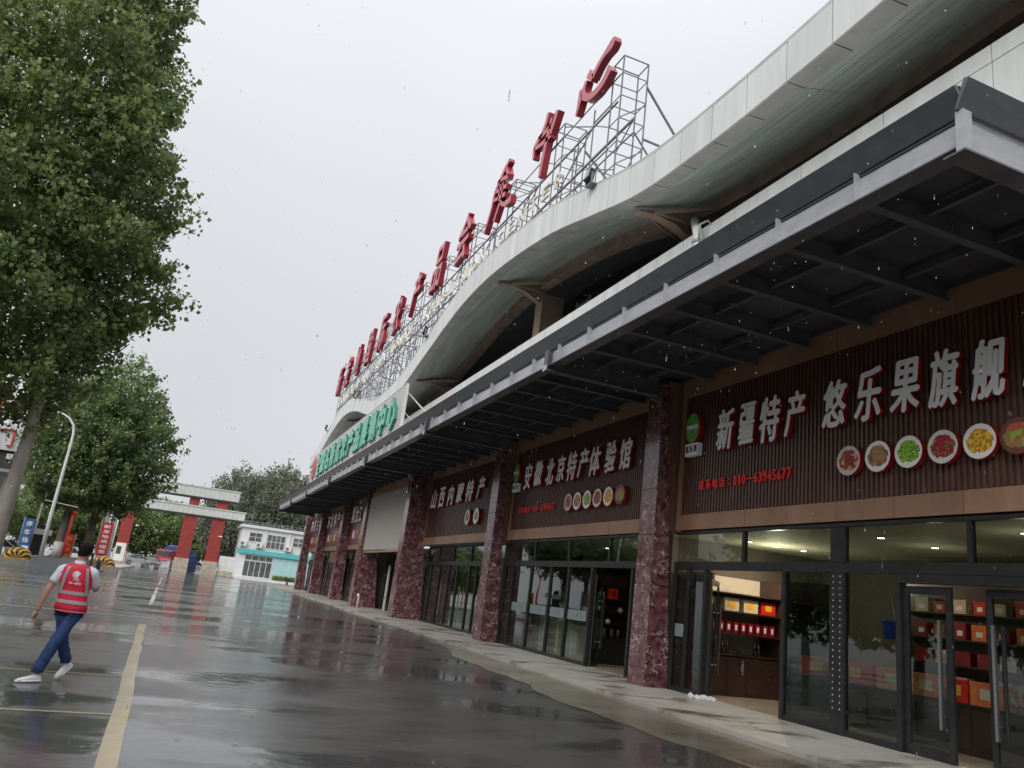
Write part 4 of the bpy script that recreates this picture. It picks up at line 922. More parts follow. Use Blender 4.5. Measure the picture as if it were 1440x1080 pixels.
# downlights
DL = ['small warm round downlight over the lit shelf, the left one of three', 'small warm round downlight over the lit shelf, the middle one of three', 'small warm round downlight over the lit shelf, the right one of three',
      'small round downlight over the far end of the red box counter', 'small round ceiling downlight deep in the nearest shop, behind the counter', 'small round downlight over the counter behind the double door',
      'small round downlight at the back of the double door room, right of the counter', 'small round downlight in the second shop above the cartons', 'small round downlight in the second shop above the tea shelf door']
for (x, y) in ((12.0, 15.0), (12.8, 15.0), (13.6, 15.0), (12.0, 11.2), (13.4, 11.2), (12.0, 8.4), (13.4, 8.4), (12.4, 22.5), (12.4, 19)):
    t = thing('downlight', f'small warm round downlight in the shop ceiling {"over the lit shelf" if y > 14.5 and y < 16 else "over the counter" if y < 14 else "of the second shop"}', 'ceiling light', (x, y, 3.6), 'downlights over the ' + ('shelf' if 14 < y < 16 else 'counter' if y < 14 else 'second shop'))
    t['label'] = DL.pop(0)
    b = MB(); b.tube([(x, y, 3.575), (x, y, 3.598)], .075, 14); b.build('trim_ring', 'white_paint', t)
    b = MB(); b.tube([(x, y, 3.57), (x, y, 3.574)], .06, 14); b.build('bulb', 'lamp_glow', t)
    if (x, y) in ((12.8, 15.0), (13.4, 11.2), (12.0, 8.4), (12.4, 19)):
        pl = bpy.data.lights.new('downlight_lamp', 'POINT'); pl.energy = 46 if y == 15.0 else 4; pl.color = (1, .84, .62); pl.shadow_soft_size = .02
        po = bpy.data.objects.new('downlight_lamp', pl); link(po, t); po.location = (0, 0, -.55)
# second shop shelf
sh2 = thing('tea_shelf', 'dark shelf with vases and tins seen through the open door of the second shop', 'shelf', (12.2, 22, .1))
b = MB(); b.box(11.3, 13.4, 21.95, 22.0, .1, 2.7); b.build('back_panel', 'dark_wood', sh2)
for z in (.86, 1.26, 1.62, 2.0, 2.42):
    b = MB(); b.box(11.3, 13.4, 21.6, 21.95, z-.025, z); b.build('shelf_board', 'black', sh2)
b = MB(); b.box(11.3, 13.4, 21.6, 21.95, .12, .82); b.build('base_cabinet', 'black', sh2)
vasem = MB().lathe((0, 0, 0), [(.05, 0), (.10, .06), (.11, .14), (.05, .22), (.03, .26), (.045, .31)], 14).mesh('vase', 'vase')
potm = MB().lathe((0, 0, 0), [(.05, 0), (.085, .05), (.08, .11), (.03, .15), (.012, .17)], 12).mesh('teapot', 'vase')
tag(piece('vase', vasem, None, (11.92, 21.75, 2.0)), 'pale green vase on the top shelf of the second shop', 'vase')
gbox(12.15, 12.45, 21.65, 21.85, 2.001, 2.33, 'box_red', 'bright red box beside the pale vase in the second shop', lid='red_side')
for x, z, lab in ((11.75, 1.62, 'small white teapot on the left of the second shelf'), (12.62, 1.62, 'small white teapot on the right of the second shelf'), (12.22, 1.26, 'white teapot with hoop handle on the third shelf'), (11.95, 1.26, 'tiny pale pot at the left of the third shelf')):
    tag(piece('teapot', potm, None, (x, 21.75, z)), lab, 'teapot')
tin = MB().lathe((0, 0, 0), [(.06, 0), (.062, .22), (.06, .225), (.064, .23), (.064, .27), (.03, .285)], 12).mesh('tea_tin', 'tin')
for i, x in enumerate((11.85, 12.12, 12.38, 12.6)): tag(piece('tea_tin', tin, None, (x, 21.75, .861)), ['leftmost', 'second', 'third', 'rightmost'][i]+' tall tea tin in the row on the bottom shelf of the second shop', 'tin', 'tea tins on the bottom shelf')
# cartons and goods behind bay 2 / bay 3 glass
for i, (y, h, m_, lab) in enumerate([(21.9, 1.0, 'box_cream', 'pale carton stack with a white print column behind the second shop glass'), (22.9, 1.05, 'carton', 'tall brown carton behind the glass of the second shop, near the middle'), (23.9, 1.15, 'carton', 'tall brown carton behind the glass of the second shop, the left one')]):
    b = MB(); b.box(11.1, 11.5, y-.36, y+.36, .12, .12+h); b.box(11.09, 11.099, y-.1, y+.02, .2, h, 1); tag(b.build('carton', [m_, 'white_letter'], bevel=.01), lab, 'carton')
pp = thing('potted_flower', 'potted green plant with pink flowers behind the second shop glass', 'plant', (11.5, 24.2, 1.3))
b = MB()
for k in range(90):
    a = random.uniform(0, 6.28); r_ = random.uniform(.05, .38); z = 1.35+random.uniform(0, .75); c = Vector((11.6+r_*math.cos(a)*.5, 23.6+r_*math.sin(a)*1.2, z)); d = Vector((random.uniform(-.1, .1), random.uniform(-.1, .1), .08))
    e_ = Vector((random.uniform(-.05, .05), random.uniform(-.05, .05), 0)); b.add([c, c+d+e_, c+d*2, c+d-e_], [(0, 1, 2, 3)], 1 if (z < 1.55 and k % 3 == 0) else 0)
b.build('leaves', [pm('plant_green', (.05, .16, .03), .5), pm('petal_pink', (.6, .08, .12), .5)], pp)
b = MB(); b.lathe((11.6, 23.6, .12), [(.2, 0), (.22, 1.1), (.26, 1.3)], 12); b.build('pot', 'white_paint', pp)
for i, (y, z0, z1, m_, lab) in enumerate([(33.0, 1.3, 1.7, 'box_orange', 'orange poster pack behind the third shop glass'), (30.3, 1.0, 1.4, 'box_red', 'red pack behind the third shop glass beside the second marble column'), (32.0, .12, 1.2, 'box_cream', 'cream stand behind the third shop glass'), (33.1, .12, .9, 'carton', 'low brown carton behind the third shop glass')]):
    b = MB(); b.box(11.3, 11.6, y-.3, y+.3, z0, z1); tag(b.build('display_pack', m_), lab, 'pack')
for y in (29, 31, 33, 35, 37):
    pass
b = MB(); b.box(13.5, 13.9, 28, 38, .12, 2.2)
for k in range(4): b.box(13.2, 13.5, 28, 38, .5+k*.5, .53+k*.5)
tag(b.build('wall_rack', 'dark_wood'), 'dark wall rack across the back of the third shop', 'shelf')
b = MB(); b.box(13.9, 14.3, 22.3, 27, .12, 2.4); tag(b.build('wall_rack', 'dark_wood'), 'dark wall rack at the back of the second shop', 'shelf')
lt = thing('litter', 'crumpled grey plastic bag on the walkway at the open shop door', 'plastic bag', (10.55, 14.6, .1))
b = MB()
for k in range(26):
    c = Vector((10.55+random.gauss(0, .09), 14.45+random.gauss(0, .12), .10)); b.add([c, c+Vector((.1, .03, .05))*random.uniform(.5, 1.2), c+Vector((.02, .1, .10))*random.uniform(.4, 1.1), c+Vector((-.08, .04, .03))], [(0, 1, 2, 3)])
b.build('crumpled_sheet', 'plastic_bag', lt)
wp = thing('standpipe', 'short white pipe standing on the walkway beside the fourth marble column', 'pipe', (9.6, 46.9, .1))
b = MB(); b.tube([(9.7, 46.8, .1), (9.7, 46.8, .75), (9.62, 46.75, .85)], .07, 10); b.build('pipe', 'white_paint', wp)
bo = thing('bollard', 'black and yellow bollard at the far end of the walkway', 'bollard', (9.6, 82, 0))
b = MB(); b.lathe((9.55, 81, .03), [(.09, 0), (.09, .28)], 10, 1); b.lathe((9.55, 81, .31), [(.09, 0), (.09, .45)], 10, 0); b.lathe((9.55, 81, .76), [(.09, 0), (.09, .12), (.05, .2)], 10, 0); b.build('post', ['black', 'yellow'], bo)

# =====================================================================
# GATE
# =====================================================================
GY = 112
gt = thing('entrance_gate', 'entrance gate with two pale beams on red pillars with stone bases across the road', 'gate', (-1, GY, 0))
for (x0, x1) in ((-8.7, -7.1), (-1.5, .35), (2.05, 3.9)):
    b = MB(); b.box(x0+.14, x1-.14, GY, GY+1.3, 1.7, 7.35); pil = b.build('red_pillar', 'gate_red', gt)
    for k in range(9):
        z = 1.7+k*.62; q = MB(); q.box(x0+.12, x1-.12, GY-.025, GY-.001, z+.01, min(z+.6, 7.34)); q.build('tile_panel', 'gate_red', pil)
    z = 0; r_ = 0
    while z < 1.7:
        n = 3; st = (x1-x0)/n
        for k in range(n+1):
            a = max(x0, x0+(k-(.5 if r_ % 2 else 0))*st); c = min(x1, x0+(k+1-(.5 if r_ % 2 else 0))*st)
            if c-a < .1: continue
            q = MB(); q.box(a+.012, c-.012, GY-.16-random.uniform(0, .05), GY+.2, z+.01, z+.275); q.build('stone_block', 'gate_stone', pil)
        z += .285; r_ += 1
    q = MB(); q.box(x0+.03, x1-.03, GY-.1, GY+1.4, 0, 1.69); q.build('stone_base', 'gate_stone', pil)
for (x0, x1) in ((-1.2, .1), (2.3, 3.7)):
    b = MB(); b.box(x0, x1, GY+.1, GY+1.1, 8.5, 9.75); b.build('red_stub', 'gate_red', gt)
for (x0, x1, z0, z1) in ((-9.1, 6.1, 7.4, 8.42), (-5.05, 4.95, 9.75, 11.02)):
    b = MB(); b.box(x0, x1, GY-.3, GY+1.6, z0, z1); bm = b.build('gate_beam', 'gate_white', gt)
    b = MB(); b.box(x0-.12, x1+.12, GY-.42, GY+1.7, z1, z1+.14); b.build('beam_cornice', 'gate_white', bm)
    x = x0
    while x < x1-.1:
        q = MB(); q.box(x+.02, min(x+.62, x1)-.02, GY-.335, GY-.301, z0+.04, z1-.04); q.build('cladding_panel', 'gate_white', bm); x += .62
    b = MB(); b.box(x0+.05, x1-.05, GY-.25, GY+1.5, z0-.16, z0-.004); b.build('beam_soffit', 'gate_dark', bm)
for x in (-6.9, 3.3):
    b = MB(); b.bar((x, GY-.15, 5.0), (x+.25, GY-.5, 5.05), .05); b.tube([(x+.1, GY-.5, 5.02), (x+.45, GY-.55, 5.0)], .09, 8); b.build('wall_camera', 'white_paint', gt)
# low wall beside
lw = thing('low_wall', 'short white wall on stone base between the gate and the white office', 'wall', (5, GY, 0))
b = MB(); b.box(4.0, 6.2, GY+.2, GY+.5, .7, 2.6); b.build('wall_slab', 'white_wall', lw)
b = MB(); b.box(4.3, 5.9, GY+.17, GY+.199, 1.1, 2.3); b.build('notice_board', 'white_panel', lw)
for k in range(4):
    for r_ in range(2): q = MB(); q.box(4.0+k*.55, 4.53+k*.55, GY+.1, GY+.5, .03+r_*.33, .34+r_*.33); q.build('stone_block', 'gate_stone', lw)
# barrier fence
bf = thing('crowd_barrier', 'low pale railing with cross bars closing the gateway between the pillars', 'railing', (-4, GY, 0))
for k in range(4):
    x0 = -6.9+k*1.36; x1 = x0+1.3; b = MB()
    for z in (.25, .75, 1.25): b.bar((x0, GY+.4, z), (x1, GY+.4, z), .045)
    for j in range(9): b.bar((x0+j*(x1-x0)/8, GY+.4, .1), (x0+j*(x1-x0)/8, GY+.4, 1.25), .035 if j % 8 else .07)
    b.box(x0-.02, x0+.14, GY+.2, GY+.6, 0, .1); b.build('barrier_panel', 'truss_light', bf)
b = MB()
bg_ = thing('side_gate', 'dark folded side gate between the two right pillars', 'gate', (1.2, GY, 0))
for j in range(9): b.bar((.45+j*.18, GY+.5, .1), (.45+j*.18, GY+.5, 1.3), .05)
b.bar((.4, GY+.5, 1.3), (1.95, GY+.5, 1.3), .06); b.bar((.4, GY+.5, .25), (1.95, GY+.5, .25), .06); b.build('gate_bars', 'black', bg_)

# =====================================================================
# OFFICE
# =====================================================================
OY = 108
of = thing('office_building', 'white two storey office with teal band behind the far end of the hall', 'building', (10, OY, 0))
b = MB(); b.box(6.0, 20, OY, OY+9, .1, 6.55); ob = b.build('wall', 'white_wall', of)
b = MB(); b.box(5.7, 20.2, OY-.3, OY+9.3, 6.55, 6.9); b.build('parapet', 'white_wall', of)
b = MB(); b.box(6.0, 20, OY-.35, OY-.002, 3.25, 3.85); b.box(5.9, 5.999, OY, OY+2, 3.25, 3.85); b.build('teal_band', 'teal', of)
b = MB(); b.box(10.6, 20, OY-.06, OY-.003, .7, 3.2); b.build('teal_cladding', 'teal_pale', of)
b = MB(); b.box(6.0, 20, OY-1.6, OY-.001, .0, .32); b.build('front_step', 'white_wall', of)
def office_window(x0, x1, z0, z1, nx, nz):
    q = MB(); q.box(x0-.07, x1+.07, OY-.07, OY+.0, z0-.07, z1+.07); w = q.build('window', 'white_paint', of)
    for i in range(nx):
        for j in range(nz):
            q = MB(); q.box(x0+(x1-x0)*i/nx+.04, x0+(x1-x0)*(i+1)/nx-.04, OY-.09, OY-.071, z0+(z1-z0)*j/nz+.04, z0+(z1-z0)*(j+1)/nz-.04); q.build('pane', 'win_glass', w)
office_window(6.9, 8.5, 4.85, 6.0, 2, 2); office_window(9.2, 11.5, 4.2, 6.0, 4, 2); office_window(12.5, 14.0, 4.85, 6.0, 2, 2); office_window(15.2, 17.0, 4.85, 6.0, 2, 2)
office_window(6.9, 10.4, .45, 2.4, 5, 1); office_window(6.9, 10.4, 2.5, 3.1, 4, 1)
for x in (8.95, 12.0, 14.6): q = MB(); q.box(x-.14, x+.14, OY-.12, OY-.003, 3.9, 6.5); q.build('wall_pier', 'white_wall', of)
q = MB()
for k in range(26): q.bar((6+k*.55, OY, 6.9), (6+k*.55, OY, 7.35), .03)
for z in (7.1, 7.35): q.bar((5.9, OY, z), (20, OY, z), .04)
q.build('roof_railing', 'truss_light', of)
for i, x in enumerate((6.3, 8.3, 12.0)):
    t = thing('air_conditioner', ('leftmost' if i == 0 else 'middle' if i == 1 else 'rightmost')+' air conditioner unit hanging on the office wall above the teal band', 'air conditioner', (x, OY, 4.2), 'air conditioners on the office wall')
    q = MB(); q.box(x-.4, x+.4, OY-.5, OY-.13, 4.15, 4.75); q.build('housing', 'white_paint', t); q = MB(); q.tube([(x-.1, OY-.52, 4.45), (x-.1, OY-.501, 4.45)], .22, 14); q.build('fan_grille', 'grey_paint', t)
    q = MB(); q.box(x-.35, x-.3, OY-.5, OY-.13, 4.05, 4.149); q.box(x+.3, x+.35, OY-.5, OY-.13, 4.05, 4.149); q.build('wall_bracket', 'truss', t)
hs_ = thing('hedge', 'low dark hedge along the foot of the office wall', 'hedge', (12.5, OY-.9, .3))
def leafcloud(name, C_, size, seed, mat, parent=None, upb=.3, kind=None):
    r = np.random.default_rng(seed); n = len(C_)
    d = r.normal(size=(n, 3)); d[:, 2] += upb; d /= np.linalg.norm(d, axis=1)[:, None]
    w = r.normal(size=(n, 3)); w -= (w*d).sum(1)[:, None]*d; w /= np.linalg.norm(w, axis=1)[:, None]
    nn = np.cross(d, w); L_ = size*r.uniform(.45, 1.35, n)[:, None]
    v = np.empty((n, 4, 3), np.float32)
    v[:, 0] = C_; v[:, 1] = C_+d*L_*.45+w*L_*.42+nn*L_*.12; v[:, 2] = C_+d*L_; v[:, 3] = C_+d*L_*.45-w*L_*.42+nn*L_*.12
    off = np.array(wl(parent)) if parent is not None else np.zeros(3)
    me = bpy.data.meshes.new(name); me.vertices.add(n*4); me.vertices.foreach_set('co', (v-off).astype(np.float32).ravel())
    me.loops.add(n*4); me.loops.foreach_set('vertex_index', np.arange(n*4, dtype=np.int32))
    me.polygons.add(n); me.polygons.foreach_set('loop_start', np.arange(0, n*4, 4, dtype=np.int32)); me.polygons.foreach_set('loop_total', np.full(n, 4, np.int32))
    me.update(calc_edges=True)
    at = me.attributes.new('tint', 'FLOAT', 'FACE'); at.data.foreach_set('value', r.uniform(0, 1, n).astype(np.float32))
    me.materials.append(M[mat]); o = bpy.data.objects.new(name, me); link(o, parent); WL[o.name] = Vector(off)
    if kind: o['kind'] = kind
    return o
P_ = np.stack([rng.uniform(10.7, 13.8, 2500), rng.uniform(OY-1.3, OY-.5, 2500), rng.uniform(.32, .85, 2500)], 1); leafcloud('hedge_leaves', P_, .16, 3, 'leaf', hs_)

# =====================================================================
# TREES
# =====================================================================
def crown_points(seed, axis, rad, zlo, zhi, n_tw, per, twl, up=.5, shell=.55, lump=6):
    """leaf positions on twigs spread through an uneven crown. axis(z)->(x,y) ; rad(z)->radius"""
    r = np.random.default_rng(seed); out_ = []; tw = []
    ph = r.uniform(0, 6.28, 6)
    zs_ = []
    zz = np.linspace(zlo, zhi, 80); wt = np.array([max(rad(z), .05)**1.7 for z in zz]); wt /= wt.sum()
    zc = r.choice(zz, n_tw, p=wt)+r.uniform(-.15, .15, n_tw)
    for z in zc:
        a = r.uniform(0, 2*math.pi); R0 = rad(z)
        if R0 <= 0: continue
        lobe = 1+.17*math.sin(3*a+ph[0]+z*.8)+.14*math.sin(lump*z/2.0+ph[1]+2*a)+.10*math.sin(5*a-z*2.1+ph[2])
        q = r.uniform(0, 1)**shell
        rr = R0*lobe*q; ax, ay = axis(z)
        p = np.array([ax+rr*math.cos(a), ay+rr*math.sin(a), z])
        d = np.array([math.cos(a)*.75, math.sin(a)*.75, up])+r.normal(0, .28, 3); d /= np.linalg.norm(d)
        L_ = twl*r.uniform(.6, 1.4)
        tt = r.uniform(0, 1, per)**.8
        P2 = p+d*L_*tt[:, None]+r.normal(0, twl*.13, (per, 3))
        out_.append(P2); tw.append((p-d*L_*.3, p+d*L_))
    return np.concatenate(out_), tw
def twigs_mb(b, tw, r0, every=1):
    for i, (p, q) in enumerate(tw):
        if i % every == 0: b.bar(p, q, r0)
def wig(p, q, n, amp, rn):
    p = Vector(p); q = Vector(q); return [p+(q-p)*i/n+Vector((rn.uniform(-1, 1), rn.uniform(-1, 1), 0))*amp*(0 if i in (0,) else 1) for i in range(n+1)]
# tree 1: big poplar at the left
rn = random.Random(4)
t1 = thing('poplar_tree', 'tall poplar with bare grey trunk whose dense crown fills the upper left', 'tree', (-3.9, 20, 0), 'trees on the left side')
b = MB(); b.tube([(-3.86, 20, -.05), (-3.86, 20, .4), (-3.85, 20, 2), (-3.8, 20, 4.6), (-3.9, 20, 8), (-4.1, 20.1, 13), (-4.2, 20, 19)], [.24, .18, .155, .12, .10, .07, .02], 14); tr = b.build('trunk', 'bark', t1)
b = MB()
for k in range(46):
    z = 4.6+k*.31; a = k*2.4; L_ = 2.0-.07*k*.5
    p = Vector((-3.85-.02*k/4, 20, z)); q = p+Vector((math.cos(a)*L_-.5, math.sin(a)*L_, .9+L_*.45))
    b.tube(wig(p, q, 4, .08, rn), [.05, .04, .03, .02, .01], 6)
b.build('branches', 'bark_dark', t1)
def rad1(z): return float(np.interp(z, [3.1, 4.2, 5, 6, 7, 8, 10, 12, 13.5, 16, 19, 22], [.1, .8, 1.7, 2.1, 2.5, 2.65, 2.5, 2.2, 1.95, 1.5, .9, .15]))
P1, tw1 = crown_points(11, lambda z: (-4.95+(.45 if z < 5 else 0), 20.0), rad1, 3.9, 22, 6400, 17, .5, up=.35, shell=.42)
# sprays sticking out
extra = []
for (x, z, L_, up) in ((-2.3, 6.95, 1.3, .55), (-2.5, 6.5, .9, .35), (-2.8, 6.0, .8, .2), (-2.3, 9.4, .6, .7), (-2.7, 12.4, .6, .8), (-3.2, 14.8, .6, .9), (-2.5, 10.9, .6, .8), (-2.3, 8.3, .5, .6)):
    for k in range(5):
        d = np.array([.85, rn.uniform(-.3, .3), up+rn.uniform(-.15, .15)]); n = 60; t = rng.uniform(0, 1, n)
        extra.append(np.array([x-.3, 20+rn.uniform(-.5, .5), z+rn.uniform(-.2, .2)])+d*L_*t[:, None]+rng.normal(0, .07, (n, 3)))
        tw1.append((np.array([x-.5, 20, z]), np.array([x-.3, 20, z])+d*L_*.95))
P1 = np.concatenate([P1]+extra)
leafcloud('crown', P1, .125, 5, 'leaf', t1)
b = MB(); twigs_mb(b, tw1, .012, 2); o = b.build('twigs', 'bark_dark', t1); o['kind'] = 'stuff'
# planted trees
def planted(x, y, lab, seed, h, R, forks, leafm='leaf2', nt_=1500, per=20):
    t = thing('plane_tree', lab, 'tree', (x, y, .8), 'trees on the left side'); rn = random.Random(seed)
    b = MB(); b.tube([(x, y, .4), (x, y, .9), (x, y, 2.0), (x+.05, y, 3.6)], [.34, .26, .22, .20], 12, 0); b.build('trunk', 'bark_dark', t)
    b = MB(); b.lathe((x, y, .85), [(.275, 0), (.255, .9)], 12); b.build('whitewash_band', 'whitewash', t)
    b = MB()
    for k in range(forks):
        a = 6.28*k/forks+rn.uniform(-.3, .3); q = Vector((x+math.cos(a)*R*.45, y+math.sin(a)*R*.45, h*.62+rn.uniform(-1, 1)))
        pts_ = wig((x+.05, y, 3.4), q, 4, .15, rn); b.tube(pts_, [.15, .12, .09, .06, .03], 8)
        for j in range(5):
            p = pts_[2+j % 3]; b.tube([p, p+Vector((math.cos(a+rn.uniform(-1, 1)), math.sin(a+rn.uniform(-1, 1)), .9))*rn.uniform(.8, 1.9)], [.05, .015], 6)
    b.build('limbs', 'bark_dark', t)
    def rad(z): return R*float(np.interp((z-3.6)/(h-3.6), [0, .12, .3, .5, .7, .88, 1], [.45, .85, 1, .95, .75, .42, .05]))
    P2, tw = crown_points(seed, lambda z: (x, y), rad, 3.7, h, nt_, per, .75, up=.55, shell=.45)
    leafcloud('crown', P2, .19, seed, leafm, t); b = MB(); twigs_mb(b, tw, .018, 3); o = b.build('twigs', 'bark_dark', t); o['kind'] = 'stuff'
    return t
planted(-7.25, 54.6, 'bushy green tree with whitewashed trunk foot in the grey planter behind the lamp post', 21, 12.0, 2.8, 5)
planted(-5.9, 56.0, 'taller bushy tree with thick forked trunk right of the lamp post', 22, 14.0, 3.35, 6, nt_=2100)
# background trees: prototypes and copies
def proto_far(seed, h, R, leafm, upright=.5, n=420, per=16, leaf=.5):
    t = thing('background_tree', 'x', 'tree', (0, 0, 0)); rn = random.Random(seed)
    b = MB(); b.tube([(0, 0, 0), (0, 0, h*.35), (.1, 0, h*.7)], [.3, .2, .08], 8)
    for k in range(7):
        a = k*.9; b.tube([(0, 0, h*.25+k*.3), (math.cos(a)*R*.5, math.sin(a)*R*.5, h*.6+k*.35)], [.1, .03], 6)
    b.build('trunk', 'bark_dark', t)
    def rad(z): return R*float(np.interp(z/h, [.08, .2, .45, .7, .9, 1], [.3, .8, 1, .85, .5, .1]))
    P2, tw = crown_points(seed, lambda z: (0, 0), rad, h*.1, h, n, per, R*(.28 if upright < 1 else .34), up=upright, shell=.5)
    leafcloud('crown', P2, leaf, seed, leafm, t, upb=upright); return t
def rep(src, spots, first=True):
    for i, (x, y, s, rz, lab, grp) in enumerate(spots):
        o = src if i == 0 else copy_tree(src)
        o.location = (x, y, 0); o.scale = (s, s, s); o.rotation_euler = (0, 0, rz); o['label'] = lab; o['group'] = grp
pa = proto_far(31, 11, 5, 'leaf_far', .5, 700, 18, .42)
rep(pa, [(-6.5, 150, 1.0, 0, 'green tree beyond the gate, framed by the gateway left of the middle pillar', 'trees beyond the gate'), (-2.0, 158, .95, 1, 'green tree beyond the gate just left of the middle pillar', 'trees beyond the gate'),
         (3.2, 150, .85, 2, 'green tree seen between the two right pillars of the gate', 'trees beyond the gate'), (-14.5, 146, .95, 3, 'green tree seen left of the leftmost visible red pillar', 'trees beyond the gate'),
         (-22, 140, .9, 4, 'rounded light green tree behind the blue sign', 'trees beyond the gate'), (-28, 132, .85, 5, 'rounded light green tree at the left edge behind the parked cars', 'trees beyond the gate'),
         (-18, 150, .85, .5, 'light green tree behind the lamp post foot', 'trees beyond the gate'), (9, 170, 1.0, 2.2, 'green tree behind the right end of the gate', 'trees beyond the gate')])
pb = proto_far(41, 17, 6, 'leaf_grey', 2.6, 1500, 22, .36)
rep(pb, [(6.0, 135, .92, 0, 'grey green tree with upright twigs behind the right end of the gate beams', 'grey trees behind the office'), (12.5, 138, 1.02, 1.3, 'tall grey green tree with upright twigs in the middle behind the office', 'grey trees behind the office'),
         (19, 136, 1.02, 2.1, 'grey green tree with upright twigs behind the office next to the canopy tip', 'grey trees behind the office'), (26, 140, 1.0, 3.3, 'grey green tree partly hidden by the far end of the canopy', 'grey trees behind the office')])
for i, (x, y, s) in enumerate(((-24, 150, .62), (-30, 150, .6))):
    o = copy_tree(pb); o.location = (x, y, 0); o.scale = (s, s, s); o['label'] = ['thin dark tree above the light green trees, left of the lamp post', 'thin dark tree at the left edge above the white van'][i]; o['group'] = 'thin dark trees at the left'
# poplars across the road behind the viewer, seen mirrored in the shop glass
for i, (x, y, s) in enumerate(((-9.5, 7.5, .9), (-9, -3, 1.0), (-10, -14, 1.0))):
    o = copy_tree(t1); o.location = (x, y, 0); o['label'] = ['poplar left of the forecourt, nearest to the viewer and outside the frame', 'poplar behind the viewer on the left side', 'farthest poplar behind the viewer on the left side'][i]

for i in range(9):
    o = copy_tree(pa); y = -42+i*11.5; o.location = (-21-(i % 3)*1.6, y, 0); o.scale = (1.15, 1.15, 1.1+.08*(i % 3)); o.rotation_euler = (0, 0, i*1.3)
    o['label'] = 'green roadside tree in the row along the left side of the forecourt, outside the frame'; o['group'] = 'row of trees along the left of the forecourt'
# =====================================================================
# LEFT SIDE FURNITURE
# =====================================================================
pt = thing('planter', 'grey concrete planter box around the foot of the trees', 'planter', (-7, 52, 0))
b = MB()
for (a, c, d, e_) in ((-7.8, -5.6, 50.0, 50.2), (-7.8, -5.2, 60.0, 60.2), (-7.8, -7.6, 50.2, 60.0), (-5.6, -5.4, 50.2, 60.0)): b.box(a, c, d, e_, 0, .86)
b.build('planter_wall', 'grey_paint', pt); b = MB(); b.box(-7.6, -5.6, 50.2, 60.0, .0, .78); b.build('soil', 'bark_dark', pt)
lp = thing('street_lamp', 'white curved street lamp post in front of the bushy trees', 'street lamp', (-7.7, 50.8, .8))
b = MB(); pts_ = [(-7.45, 50.7, .78), (-7.5, 50.7, 3), (-7.48, 50.7, 7.0), (-7.49, 50.7, 7.8), (-7.6, 50.7, 8.3), (-7.9, 50.7, 8.65), (-8.2, 50.7, 8.82), (-8.45, 50.7, 8.88)]
b.tube(pts_, [.12, .10, .075, .07, .065, .06, .05, .04], 12); b.build('post', 'white_paint', lp)
b = MB(); b.hexa([(-8.95, 50.6, 8.8), (-8.4, 50.64, 8.82), (-8.4, 50.76, 8.82), (-8.95, 50.8, 8.8), (-8.9, 50.63, 8.88), (-8.4, 50.65, 8.93), (-8.4, 50.75, 8.93), (-8.9, 50.77, 8.88)]); b.build('lamp_head', 'white_paint', lp)
b = MB(); b.bar((-8.0, 50.7, 3.9), (-6.3, 50.9, 3.75), .04); b.build('cross_arm', 'white_paint', lp)
def dome(x, y, s, lab):
    t = thing('barrier_dome', lab, 'road barrier', (x, y, 0), 'striped yellow and black barriers'); b = MB(); n = 22; rows = 8
    b.box(x-1.3*s, x+1.2*s, y-.8*s, y+.8*s, 0, .42, 2)
    for i in range(n):
        for j in range(rows):
            a0, a1 = math.pi*i/n, math.pi*(i+1)/n; y0, y1 = y-.6*s+1.2*s*j/rows, y-.6*s+1.2*s*(j+1)/rows
            mi = 0 if ((i+j) % 4) < 2 else 1
            R_ = .9*s; f = lambda a, yy: (x+R_*math.cos(a)*math.sqrt(max(.05, 1-((yy-y)/(.75*s))**2)), yy, .42+R_*.85*math.sin(a)*math.sqrt(max(.05, 1-((yy-y)/(.75*s))**2)))
            b.add([f(a0, y0), f(a1, y0), f(a1, y1), f(a0, y1)], [(0, 1, 2, 3)], mi, False)
    for yy in (y-.6*s, y+.6*s):
        k = math.sqrt(1-(.6/.75)**2)
        for i in range(n):
            a0, a1 = math.pi*i/n, math.pi*(i+1)/n; R_ = .9*s
            b.add([(x, yy, .42), (x+R_*k*math.cos(a0), yy, .42+R_*.85*k*math.sin(a0)), (x+R_*k*math.cos(a1), yy, .42+R_*.85*k*math.sin(a1))], [(0, 1, 2)], 0 if (i % 4) < 2 else 1)
    b.build('striped_dome', ['yellow', 'black', 'concrete'], t)
dome(-9.85, 58.5, .95, 'yellow and black striped barrier left of the grey planter'); dome(-5.75, 68, .95, 'yellow and black striped barrier behind the walking man, by the gate pillar')
def vbanner(x, y, z0, z1, w, mat, txt, tmat, lab, lean=0, name='banner'):
    t = thing(name, lab, 'banner', (x, y, 0)); b = MB(); b.box(x-w/2, x+w/2, y-.04, y+.04, z0, z1); b.build('banner_face', mat, t)
    b = MB(); b.tube([(x-w/2-.05, y+.05, .1), (x-w/2-.05, y+.05, z1+.1)], .03, 6); b.tube([(x+w/2+.05, y+.05, .1), (x+w/2+.05, y+.05, z1+.1)], .03, 6); b.build('pole', 'truss_light', t)
    n = len(txt); h = (z1-z0)*.9/max(n, 1)
    for i, ch in enumerate(txt): char(ch, (x, y-.06, z1-(z1-z0)*.05-h*(i+.5)), w*.62, h*.72, .02, (1, 0, 0), (0, 0, 1), tmat, t, bold=.03)
    return t
vbanner(-9.95, 60, 1.25, 3.0, .6, 'blue_sign', '停车场', 'white_letter', 'blue vertical sign with white characters behind the striped barrier', name='blue_sign')
vbanner(-6.30, 70.5, 1.1, 3.7, .8, 'red_flag', '新发地欢迎您', 'white_letter', 'tall red banner with white characters beside the grey gate post', name='red_banner')
vbanner(-8.45, 68, .5, 2.4, .7, 'red_flag', '出入平安', 'gold', 'red board with yellow characters left of the walking man head', name='red_board')
